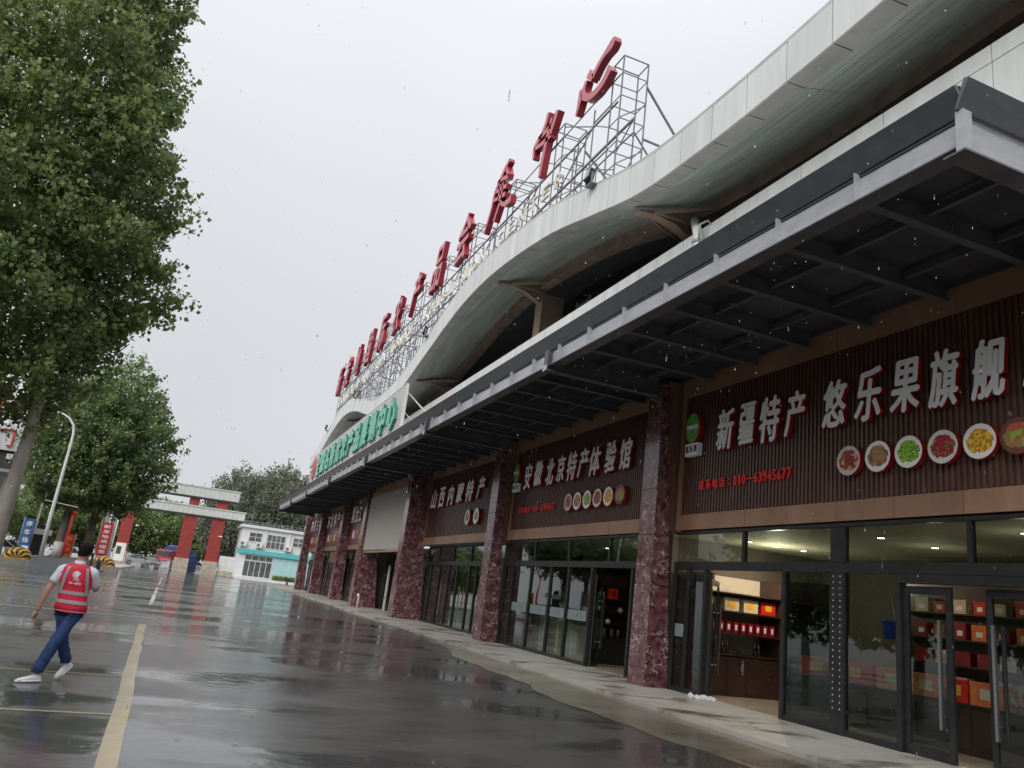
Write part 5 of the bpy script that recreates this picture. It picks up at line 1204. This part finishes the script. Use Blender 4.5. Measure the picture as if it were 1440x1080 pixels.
fl = thing('red_flagpole', 'thin red pole wrapped in red cloth between the two planted trees', 'pole', (-8.5, 66, 0))
b = MB(); b.tube([(-8.35, 66, .1), (-8.35, 66, 4.0)], .09, 8); b.tube([(-8.35, 66, 3.9), (-8.6, 66, 4.15), (-8.8, 66, 3.9), (-8.8, 66, 3.6)], .14, 8); b.tube([(-8.35, 66, 3.7), (-8.1, 66, 4.1)], .1, 6); b.tube([(-8.35, 66, .9), (-8.35, 66, 2.2)], [.16, .1], 8); b.build('wrapped_pole', 'red_flag', fl)
gp = thing('gate_post', 'pair of tall pale grey panels with white poles beside the left red pillar', 'post', (-6, 72, 0))
b = MB(); b.box(-7.15, -6.75, 76, 76.3, .14, 5.1); b.box(-6.5, -6.2, 76, 76.3, .14, 5.0); b.build('grey_panel', 'truss_light', gp)
b = MB(); b.tube([(-6.68, 75.9, .14), (-6.68, 75.9, 5.2)], .055, 8); b.tube([(-6.1, 75.9, .14), (-6.1, 75.9, 5.1)], .055, 8); b.build('pole', 'white_paint', gp)
ac = thing('control_cabinet', 'white control cabinet with dark window at the foot of the left red pillar', 'cabinet', (-7.2, 105, 0))
b = MB(); b.box(-8.1, -7.0, 106, 107, .5, 2.6); b.build('housing', 'white_paint', ac); b = MB(); b.box(-7.95, -7.45, 105.97, 105.999, 1.3, 2.2); b.build('door_window', 'win_glass', ac)
bt = thing('ticket_booth', 'dark ticket machine with white hood behind the lamp post foot', 'booth', (-10.4, 66, 0))
b = MB(); b.box(-10.6, -9.9, 66, 66.7, .14, 2.1); b.build('machine_body', 'black', bt); b = MB(); b.box(-10.7, -9.5, 65.9, 66.8, 2.1, 2.5); b.build('hood', 'white_paint', bt); b = MB(); b.lathe((-10.1, 66.3, 2.5), [(.2, 0), (.24, .2), (.1, .42)], 10); b.build('beacon', 'black', bt)
for i, (x, y, h, lab) in enumerate(((-10.6, 66.5, 4.6, 'pale yellowish pole right of the blue sign'), (-9.0, 100, 8.0, 'thin white pole between the second tree and the red banner'))):
    t = thing('pole', lab, 'pole', (x, y, 0)); b = MB(); b.tube([(x, y, .1), (x, y, h)], .07, 8); b.build('pole_shaft', 'cream_letter' if i == 0 else 'white_paint', t)
    b = MB(); b.tube([(x-.12, y, .1), (x+.12, y, .1), (x, y, .9)], .1, 6); b.build('pole_foot', 'yellow' if i == 0 else 'white_paint', t)
# building with fascia at left
lb = thing('station_building', 'white canopy building with red characters on its fascia at the left edge', 'building', (-20, 62, 0))
b = MB(); b.box(-30, -11.75, 60, 72, 7.15, 8.9); b.build('white_fascia', 'white_panel', lb); b = MB(); b.box(-30, -12.0, 60.2, 71.5, 5.95, 7.14); b.build('dark_band', 'void', lb)
b = MB(); b.box(-30, -11.8, 60.1, 71.6, 5.75, 5.94); b.build('lower_edge', 'truss_light', lb); b = MB(); b.box(-30, -13, 61, 71, 8.9, 9.2); b.build('roof_cap', 'white_panel', lb)
b = MB()
for x in (-13.2, -20, -27):
    b.box(x-.3, x+.3, 64, 64.6, 0, 5.74)
b.build('support_post', 'white_paint', lb)
char('门', (-12.75, 59.9, 8.0), 1.15, 1.2, .1, (1, 0, 0), (0, 0, 1), ['red_flag', 'red_side'], lb, bold=.01); char('大', (-14.4, 59.9, 8.0), 1.2, 1.2, .1, (1, 0, 0), (0, 0, 1), ['red_flag', 'red_side'], lb, bold=.01)
char('场', (-13.3, 61.2, 10.2), 1.4, 1.5, .12, (1, 0, 0), (0, 0, 1), ['red_flag', 'red_side'], lb, bold=.02); char('市', (-15.2, 61.2, 10.2), 1.4, 1.5, .12, (1, 0, 0), (0, 0, 1), ['red_flag', 'red_side'], lb, bold=.02)
b = MB(); b.box(-12.35, -12.0, 60.05, 60.19, 6.6, 6.95); b.build('small_sign', 'white_paint', lb)
pn_ = thing('hanging_post', 'thin dark post with white panel beside the big trunk', 'post', (-11.3, 60, 0)); b = MB(); b.box(-11.45, -11.3, 59.5, 59.6, 4.0, 7.1, 0); b.bar((-11.2, 59.55, 3.8), (-11.2, 59.55, 7.2), .05, mi=1); b.bar((-11.5, 59.55, 3.8), (-11.2, 59.55, 3.8), .05, mi=1); b.build('panel', ['white_paint', 'black'], pn_)
# vehicles (built along local x, then placed)
def vehicle(prof, w, cabin, body, lab, loc, rz, name='parked_car', cat='car', wheels=((-1.35), (1.35)), wr=.32):
    t = thing(name, lab, cat, (0, 0, 0), 'cars parked by the gate')
    def ext(pr, w0, mat, nm, inset=0):
        b = MB(); n = len(pr); b.add([(x, -w0/2, z) for x, z in pr]+[(x, w0/2, z) for x, z in pr], [tuple(range(n))[::-1], tuple(range(n, 2*n))]+[(i, (i+1) % n, n+(i+1) % n, n+i) for i in range(n)]); return b.build(nm, mat, t, bevel=.05)
    ext(prof, w, body, 'body'); ext(cabin, w*.86, 'car_glass', 'windows')
    rp = [(x*.9, z) for x, z in cabin if z > max(q[1] for q in cabin)-.05]
    xs_ = [q[0] for q in cabin if q[1] > max(k_[1] for k_ in cabin)-.1]; zz = max(q[1] for q in cabin)
    b = MB(); b.box(min(xs_)-.05, max(xs_)+.05, -w*.41, w*.41, zz-.02, zz+.04); b.build('roof', body, t, bevel=.02)
    for x in wheels:
        for s_ in (-1, 1):
            b = MB(); b.tube([(x, s_*w*.5-.1*s_, wr), (x, s_*w*.5+.02*s_, wr)], wr, 16); wheel = b.build('wheel', 'rubber', t)
            b = MB(); b.tube([(x, s_*w*.5+.02*s_, wr), (x, s_*w*.5+.035*s_, wr)], wr*.6, 12); b.build('rim', 'truss_light', wheel)
    L_ = min(p[0] for p in prof); R_ = max(p[0] for p in prof)
    for s_ in (-1, 1):
        b = MB(); b.box(R_-.08, R_+.01, s_*w*.36-.14, s_*w*.36+.14, .6, .75); b.build('headlight', 'white_letter', t)
        b = MB(); b.box(L_-.01, L_+.08, s_*w*.36-.12, s_*w*.36+.12, .65, .82); b.build('tail_light', 'red_deep', t)
    t.location = loc; t.rotation_euler = (0, 0, rz); return t
sedan = [(-2.2, .3), (2.2, .3), (2.25, .6), (2.1, .8), (1.0, .92), (-1.5, .95), (-2.15, .9), (-2.25, .6)]
sedc = [(-1.65, .93), (-.95, 1.4), (.3, 1.42), (1.05, .93)]
vanp = [(-2.1, .3), (2.1, .3), (2.15, .7), (1.85, 1.0), (-2.1, 1.05)]; vanc = [(-2.05, 1.02), (-1.95, 1.72), (1.0, 1.75), (1.7, 1.02)]
vehicle(vanp, 1.6, vanc, 'car_white', 'white minivan cut off by the left edge behind the big trunk', (-12.3, 61, 0), -1.2, 'minivan', 'van')
vehicle(sedan, 1.75, sedc, 'car_red', 'dark red car behind the white minivan', (-13.6, 76, 0), 0.1); vehicle(sedan, 1.75, sedc, 'car_white', 'white car behind the striped barrier at the left', (-13.3, 71, 0), .1)
vehicle(sedan, 1.75, sedc, 'car_white', 'white car behind the railing next to the left red pillar', (-6.2, 120, 0), .5); vehicle(sedan, 1.75, sedc, 'car_grey', 'dark grey car behind the left half of the railing', (-4.3, 119, 0), -1.4)
vehicle(sedan, 1.75, sedc, 'car_white', 'white car seen between the two right gate pillars', (1.4, 124, 0), .2)
vehicle(sedan, 1.75, sedc, 'car_white', 'white car left of the planted trees beyond the kerb', (-10.2, 84, 0), .2)
tk = thing('truck', 'truck with red back and blue tarpaulin load behind the railing', 'truck', (0, 0, 0))
b = MB(); b.box(-1.2, 1.2, 0, .35, .9, 1.35); b.box(-1.15, 1.15, .1, 1.6, .9, 2.5); b.build('cab', 'truck_red', tk, bevel=.06)
b = MB(); b.loft([[(-1.25, y, 1.1), (1.25, y, 1.1), (1.3, y, 2.6*k), (.7, y, 3.1*k), (-.6, y, 3.15*k), (-1.3, y, 2.6*k)] for y, k in ((1.7, .98), (2.6, 1.05), (4, .98), (5.5, 1.04), (7, .95))]); b.build('tarpaulin', 'tarp', tk)
b = MB(); b.box(-1.1, 1.1, .05, .099, 1.7, 2.3); b.build('windscreen', 'car_glass', tk); b = MB(); b.box(-1.2, 1.2, -.05, .0, .55, .85); b.build('bumper', 'white_paint', tk)
for x in (-1, 1):
    for y in (.9, 5.5): b = MB(); b.tube([(x*.95, y, .48), (x*1.22, y, .48)], .48, 14); b.build('wheel', 'rubber', tk)
    b = MB(); b.box(x*.95-.15, x*.95+.15, -.06, -.02, .9, 1.1); b.build('headlight', 'white_letter', tk)
tk.location = (-3.0, 118.5, 0); tk.rotation_euler = (0, 0, -.45)
tb = thing('tarped_load', 'small dark blue covered load between the two right pillars', 'load', (.7, 120, 0)); b = MB(); b.loft([[(.2, y, 0), (1.5, y, 0), (1.4, y, 2.1*k), (.8, y, 2.3*k), (.3, y, 2.0*k)] for y, k in ((119, 1), (120, 1.04), (121.5, .95))]); b.build('cover', 'tarp', tb)

# =====================================================================
# PERSON (seen from behind, striding, phone at the right ear)
# =====================================================================
pe = thing('person', 'man in red reflective vest and blue jeans walking away with a phone at his ear', 'person', (-1.2, 11.65, 0))
def skin(name, verts, edges, radii, mat, parent, root=0, sub=2):
    me = bpy.data.meshes.new(name); off = wl(parent); me.from_pydata([tuple(Vector(v)-off) for v in verts], edges, [])
    o = bpy.data.objects.new(name, me); C.objects.link(o)
    md = o.modifiers.new('skin', 'SKIN'); 
    if not me.skin_vertices:
        bpy.context.view_layer.objects.active = o
        me.attributes  # noqa
    sv = me.skin_vertices[0].data
    for i, r_ in enumerate(radii): sv[i].radius = (r_, r_) if not isinstance(r_, tuple) else r_; sv[i].use_root = (i == root)
    md.use_smooth_shade = True
    if sub: s_ = o.modifiers.new('sub', 'SUBSURF'); s_.levels = sub; s_.render_levels = sub
    bpy.context.view_layer.update()
    m2 = bpy.data.meshes.new_from_object(o.evaluated_get(bpy.context.evaluated_depsgraph_get()))
    bpy.data.objects.remove(o); m2.name = name; m2.materials.clear(); m2.materials.append(M[mat]); m2.polygons.foreach_set('use_smooth', [True]*len(m2.polygons))
    o = bpy.data.objects.new(name, m2); link(o, parent); WL[o.name] = Vector(off); return o
# joints
hip = (-1.22, 11.65, .90); ch = (-1.255, 11.66, 1.20); nk = (-1.25, 11.66, 1.43); hd0 = (-1.245, 11.68, 1.52); hd1 = (-1.235, 11.70, 1.62)
shl = (-1.435, 11.66, 1.355); shr = (-1.075, 11.67, 1.36); ell = (-1.535, 11.60, 1.05); wrl = (-1.585, 11.62, .80)
elr = (-1.00, 11.80, 1.10); wrr = (-1.10, 11.86, 1.38)
hl = (-1.17, 11.60, .84); hr = (-1.29, 11.70, .84); kl = (-1.285, 11.50, .46); al = (-1.40, 11.42, .10); kr = (-1.235, 11.70, .46); ar = (-1.13, 11.84, .19)
V = [hip, ch, nk, hd0, hd1, shl, ell, wrl, shr, elr, wrr, hl, kl, al, hr, kr, ar]
Ed = [(0, 1), (1, 2), (2, 3), (3, 4), (1, 5), (5, 6), (6, 7), (1, 8), (8, 9), (9, 10), (0, 11), (11, 12), (12, 13), (0, 14), (14, 15), (15, 16)]
Rd = [(.10, .085), (.115, .085), .050, .070, .072, .048, .040, .028, .048, .040, .028, .055, .042, .033, .055, .042, .033]
body = skin('body', V, Ed, Rd, 'skin', pe)
def ell_ring(c, rx, ry, n=20, tilt=0, rot=0.0, dz=None):
    out_ = []
    for j in range(n):
        a = 2*math.pi*j/n; x = rx*math.cos(a); y = ry*math.sin(a); X_ = x*math.cos(rot)-y*math.sin(rot); Y_ = x*math.sin(rot)+y*math.cos(rot)
        out_.append((c[0]+X_, c[1]+Y_, c[2]+tilt*X_+(dz(a) if dz else 0)))
    return out_
# head shaping: face, ears, hair
b = MB(); b.loft([ell_ring((-1.243+.004*i, 11.685+.004*i, z), rx, ry, 18) for i, (z, rx, ry) in enumerate(((1.475, .045, .05), (1.50, .062, .075), (1.54, .074, .090), (1.59, .078, .096), (1.64, .074, .092), (1.675, .055, .07), (1.69, .02, .03)))]); b.build('head', 'skin', pe)
b = MB(); hh = []
for i, (z, rx, ry, yo) in enumerate(((1.525, .052, .050, -.036), (1.55, .070, .078, -.018), (1.58, .079, .092, -.008), (1.62, .0805, .0975, -.004), (1.655, .077, .094, -.002), (1.688, .060, .074, 0), (1.702, .036, .045, 0), (1.708, .01, .01, 0))):
    hh.append([(p[0]+random.uniform(-.0025, .0025), p[1]+random.uniform(-.0025, .0025), p[2]+random.uniform(-.002, .002)+(.045 if p[1] > 11.72 and i < 2 else 0)) for p in ell_ring((-1.24+.004*i, 11.685+yo, z), rx, ry, 30)])
b.loft(hh); b.build('hair', 'hair', pe)
for s_ in (-1, 1):
    b = MB(); b.loft([ell_ring((-1.24+s_*(.080+k*.006), 11.70, 1.575), .004, .016*w_, 10) for k, w_ in ((0, .6),)]+[[(-1.24+s_*(.084+.006*math.cos(a)), 11.70+.018*math.cos(a), 1.575+.03*math.sin(a)) for a in [2*math.pi*j/10 for j in range(10)]]]); b.build('ear', 'skin', pe)
b = MB(); b.tube([(-1.243, 11.78, 1.60), (-1.243, 11.80, 1.565), (-1.243, 11.785, 1.55)], [.008, .014, .01], 8); b.build('nose', 'skin', pe)
# hands with fingers
def hand(name, w, d, up_, side, curl, L_=.085):
    w = Vector(w); d = Vector(d).normalized(); s_ = Vector(side).normalized(); pn = d.cross(s_).normalized(); vs2 = [w-d*.02, w+d*.045]; ed = [(0, 1)]; rd = [.026, .036]
    for i, (o_, ln) in enumerate(((-.030, .072), (-.010, .082), (.011, .076), (.030, .060))):
        b0 = w+d*.075+s_*o_; k = len(vs2); c1 = b0+(d*.7+pn*curl*.5)*ln*.5; c2 = c1+(d*.45+pn*curl*.9).normalized()*ln*.5
        vs2 += [b0, c1, c2]; ed += [(1, k), (k, k+1), (k+1, k+2)]; rd += [.0115, .0095, .0075]
    k = len(vs2); b0 = w+d*.02-s_*.032; vs2 += [b0, b0-s_*.022+d*.03+pn*curl*.01, b0-s_*.022+d*.06+pn*curl*.03]; ed += [(0, k), (k, k+1), (k+1, k+2)]; rd += [.014, .011, .009]
    return skin(name, vs2, ed, rd, 'skin', pe, 0, 1)
hand('left_hand_fingers', wrl, (-.25, .15, -1), 0, (.45, .9, 0), .8)
hand('right_hand_fingers', wrr, (-.35, -.55, .9), 0, (0, .6, .6), -.9)
b = MB(); b.hexa([(-1.142, 11.68, 1.44), (-1.132, 11.68, 1.44), (-1.125, 11.76, 1.42), (-1.135, 11.76, 1.42), (-1.142, 11.64, 1.58), (-1.132, 11.64, 1.58), (-1.125, 11.72, 1.585), (-1.135, 11.72, 1.585)]); tag(b.build('phone', 'phone', None, bevel=.004), 'black mobile phone held at the ear of the walking man', 'phone')
# shirt, vest
def limb(pts_, rs, mat, name, n=14, wr_=0):
    b = MB(); P3 = []; R3 = []
    for i in range(len(pts_)-1):
        for k in range(5):
            t = k/5; P3.append(Vector(pts_[i]).lerp(Vector(pts_[i+1]), t)); R3.append((rs[i]*(1-t)+rs[i+1]*t)*(1+wr_*math.sin(9*(i+t)*3.1)))
    P3.append(Vector(pts_[-1])); R3.append(rs[-1]); b.tube(P3, R3, n); return b.build(name, mat, pe)
v_ = Vector
limb([(-1.36, 11.665, 1.37), (-1.43, 11.655, 1.335), v_(shl).lerp(v_(ell), .62)], [.052, .060, .057], 'shirt', 'left_sleeve', wr_=.03)
limb([(-1.14, 11.67, 1.37), (-1.075, 11.675, 1.335), v_(shr).lerp(v_(elr), .80)], [.052, .062, .060], 'shirt', 'right_sleeve', wr_=.03)
b = MB(); b.loft([ell_ring((-1.25, 11.67, z), r_, r_*1.05, 16) for z, r_ in ((1.40, .088), (1.44, .068), (1.465, .066))]); b.build('collar', 'shirt', pe)
vr = [(.83, .190, .142, -1.225), (.90, .188, .140, -1.228), (.98, .176, .128, -1.232), (1.06, .170, .122, -1.24), (1.14, .178, .126, -1.246), (1.22, .188, .13, -1.25), (1.30, .192, .128, -1.253), (1.36, .178, .118, -1.253), (1.405, .135, .095, -1.252), (1.425, .08, .07, -1.25)]
def vdz(a): return -.012*math.sin(3*a)
rings_ = [ell_ring((x, 11.66+.006*math.sin(i*2.1), z), rx*(1+.02*math.sin(i*1.7)), ry, 36, tilt=-.04, rot=.10, dz=(vdz if i < 2 else None)) for i, (z, rx, ry, x) in enumerate(vr)]
b = MB(); b.loft(rings_); b.build('vest', 'vest', pe)
def vring(z, g_=.006):
    zs_ = [q[0] for q in vr]; rx = np.interp(z, zs_, [q[1] for q in vr]); ry = np.interp(z, zs_, [q[2] for q in vr]); x = np.interp(z, zs_, [q[3] for q in vr])
    return ell_ring((x, 11.66, z), rx+g_, ry+g_, 36, tilt=-.04, rot=.10)
for z in (.955, 1.065):
    b = MB(); b.loft([vring(z-.022), vring(z+.022)], cap=False); b.build('reflective_band', 'reflective', pe)
b = MB(); b.loft([vring(.838, .003), vring(.848, .004)], cap=False); b.build('hem_piping', 'vest_edge', pe)
def onback(u, z, g_=.008):
    """point on the back of the vest, u = sideways offset from the spine"""
    zs_ = [q[0] for q in vr]; rx = np.interp(z, zs_, [q[1] for q in vr])+g_; ry = np.interp(z, zs_, [q[2] for q in vr])+g_; x = np.interp(z, zs_, [q[3] for q in vr])
    s_ = max(-.98, min(.98, u/rx)); X_ = u; Y_ = -ry*math.sqrt(1-s_*s_); rot = .10
    return (x+X_*math.cos(rot)-Y_*math.sin(rot), 11.66+X_*math.sin(rot)+Y_*math.cos(rot), z-.04*X_)
for s_ in (-1, 1):
    b = MB(); N_ = 10
    rows = []
    for i in range(N_+1):
        z = 1.08+(1.385-1.08)*i/N_; u = s_*(.148-.045*(i/N_)**1.5); rows.append((onback(u-.019, z), onback(u+.019, z)))
    for i in range(N_): b.add([rows[i][0], rows[i][1], rows[i+1][1], rows[i+1][0]], [(0, 1, 2, 3)])
    b.build('reflective_strap', 'reflective', pe)
# print on the back
b = MB(); n = 24
for (r0, r1, a0, a1) in ((.036, .046, .3, 5.4), (.0, .026, 0, 6.28)):
    for i in range(n):
        A, B_ = a0+(a1-a0)*i/n, a0+(a1-a0)*(i+1)/n
        b.add([onback(r0*math.cos(A), 1.29+r0*math.sin(A), .009), onback(r1*math.cos(A), 1.29+r1*math.sin(A), .009), onback(r1*math.cos(B_), 1.29+r1*math.sin(B_), .009), onback(r0*math.cos(B_), 1.29+r0*math.sin(B_), .009)], [(0, 1, 2, 3)])
for i in range(8):
    a = -.02+i*.006; b.add([onback(-.03+i*.008, 1.305+.012*math.sin(i*.6), .010), onback(-.022+i*.008, 1.305+.012*math.sin((i+1)*.6), .010), onback(-.022+i*.008, 1.318+.012*math.sin((i+1)*.6), .010), onback(-.03+i*.008, 1.318+.012*math.sin(i*.6), .010)], [(0, 1, 2, 3)])
b.build('emblem_print', 'white_letter', pe)
for i, c_ in enumerate('志愿者'):
    char(c_, (onback(-.028+.028*i, 1.228, .010)), .024, .022, .003, (1, .1, 0), (0, 0, 1), 'white_letter', pe, name='print_character', bold=.02)
for i, c_ in enumerate('NO.4370'):
    char(c_, (onback(-.060+.0195*i, 1.185, .010)), .018 if c_ != '.' else .005, .03 if c_ != '.' else .006, .003, (1, .1, 0), (0, 0, 1), 'white_letter', pe, name='print_character', bold=.03)
# trousers
b = MB(); b.loft([ell_ring((-1.225, 11.655, z), rx, ry, 24) for z, rx, ry in ((.79, .150, .112), (.84, .165, .118), (.90, .155, .115))]); b.build('shirt_tail', 'black_cloth', pe)
hl2 = (-1.175, 11.62, .76); hr2 = (-1.285, 11.69, .76)
TR = skin('jeans', [(-1.225, 11.655, .80), hl2, kl, (-1.385, 11.435, .15), (-1.395, 11.43, .10), hr2, kr, (-1.145, 11.82, .24), (-1.135, 11.835, .20)],
     [(0, 1), (1, 2), (2, 3), (3, 4), (0, 5), (5, 6), (6, 7), (7, 8)], [(.105, .10), (.088, .098), .078, .070, .074, (.082, .096), .076, .066, .070], 'jeans', pe)
def folds(o, amp, fz_, k1, k2, zlo, zhi):
    # cloth folds: diagonal ridges pushed along the normals
    me = o.data; off = wl(pe)
    for v in me.vertices:
        p = v.co+off; t = math.sin(p.z*fz_+p.x*k1)+.7*math.sin(p.z*fz_*1.7-p.x*k2+p.y*31)+.5*math.sin(p.z*fz_*.6+p.y*k1)
        w_ = 1 if zlo < p.z < zhi else .35
        v.co += v.normal*amp*t*w_
    me.update()
folds(TR, .0070, 88, 55, 70, .12, .52)
for ch_ in pe.children:
    if ch_.name.startswith('vest') and not ch_.name.startswith('vest_'): folds(ch_, .0016, 60, 80, 95, .8, 1.2)
    if 'sleeve' in ch_.name: folds(ch_, .0028, 95, 70, 60, 0, 2)
# shoes
def shoe(a, toe, heelz, toez, nm):
    a = Vector(a); t = Vector(toe); d = (t-a).normalized(); s_ = d.cross(Vector((0, 0, 1))).normalized(); up = s_.cross(d)
    rings2 = []; Lh = (t-a).length
    for f_, w_, h_ in ((0, .026, .05), (.06, .036, .075), (.25, .038, .085), (.45, .042, .07), (.7, .048, .052), (.9, .040, .040), (1.0, .018, .022)):
        c = a+d*Lh*f_; rings2.append([c+s_*w_*math.cos(q_)+up*(h_*.5+h_*.5*math.sin(q_)) for q_ in [2*math.pi*j/16 for j in range(16)]])
    b = MB(); b.loft(rings2); o = b.build(nm, 'shoe', pe)
    b = MB(); b.loft([[c_ for c_ in [a+d*Lh*f_+s_*w_*1.06+up*.0, a+d*Lh*f_-s_*w_*1.06, a+d*Lh*f_-s_*w_*1.06+up*.022, a+d*Lh*f_+s_*w_*1.06+up*.022]] for f_, w_ in ((-.02, .026), (.1, .037), (.45, .042), (.72, .048), (1.02, .02))]); b.build('sole', 'white_letter', o)
shoe((-1.33, 11.46, .012), (-1.575, 11.33, .006), 0, 0, 'left_shoe'); shoe((-1.075, 11.90, .16), (-1.20, 11.755, .010), 0, 0, 'right_shoe')

# fallen leaves on the wet ground
P_ = np.stack([rng.uniform(-9, 6.5, 260), rng.uniform(4, 45, 260)**1.0, np.full(260, .008)], 1); P_[:170, 0] = rng.uniform(-9, 0, 170)
fo = leafcloud('fallen_leaves', P_, .06, 77, 'leaf', None, 0.0); 
for v in fo.data.vertices: v.co.z = .007+abs(v.co.z-.008)*.15
tag(fo, 'fallen leaves scattered on the wet asphalt', 'leaves', kind='stuff')
# =====================================================================
# RAIN
# =====================================================================
RAINM, _n, _b = _mat('rain_water'); _b.inputs['Transmission Weight'].default_value = 1; _b.inputs['IOR'].default_value = 1.33; _b.inputs['Roughness'].default_value = .02
b = MB(); rr_ = random.Random(9)
for k in range(1500):
    p = Vector((rr_.uniform(-3, 6.4), rr_.uniform(1.2, 10), rr_.uniform(.1, 7)))
    h = rr_.uniform(.006, .020)*(1 if rr_.random() < .8 else 1.8); r_ = rr_.uniform(.0016, .0032)
    b.lathe(p, [(.0002, 0), (r_, h*.35), (r_*.8, h*.7), (.0002, h)], 5)
o = b.build('raindrops', RAINM); tag(o, 'scattered falling raindrops in the air before the building', 'rain', kind='stuff')
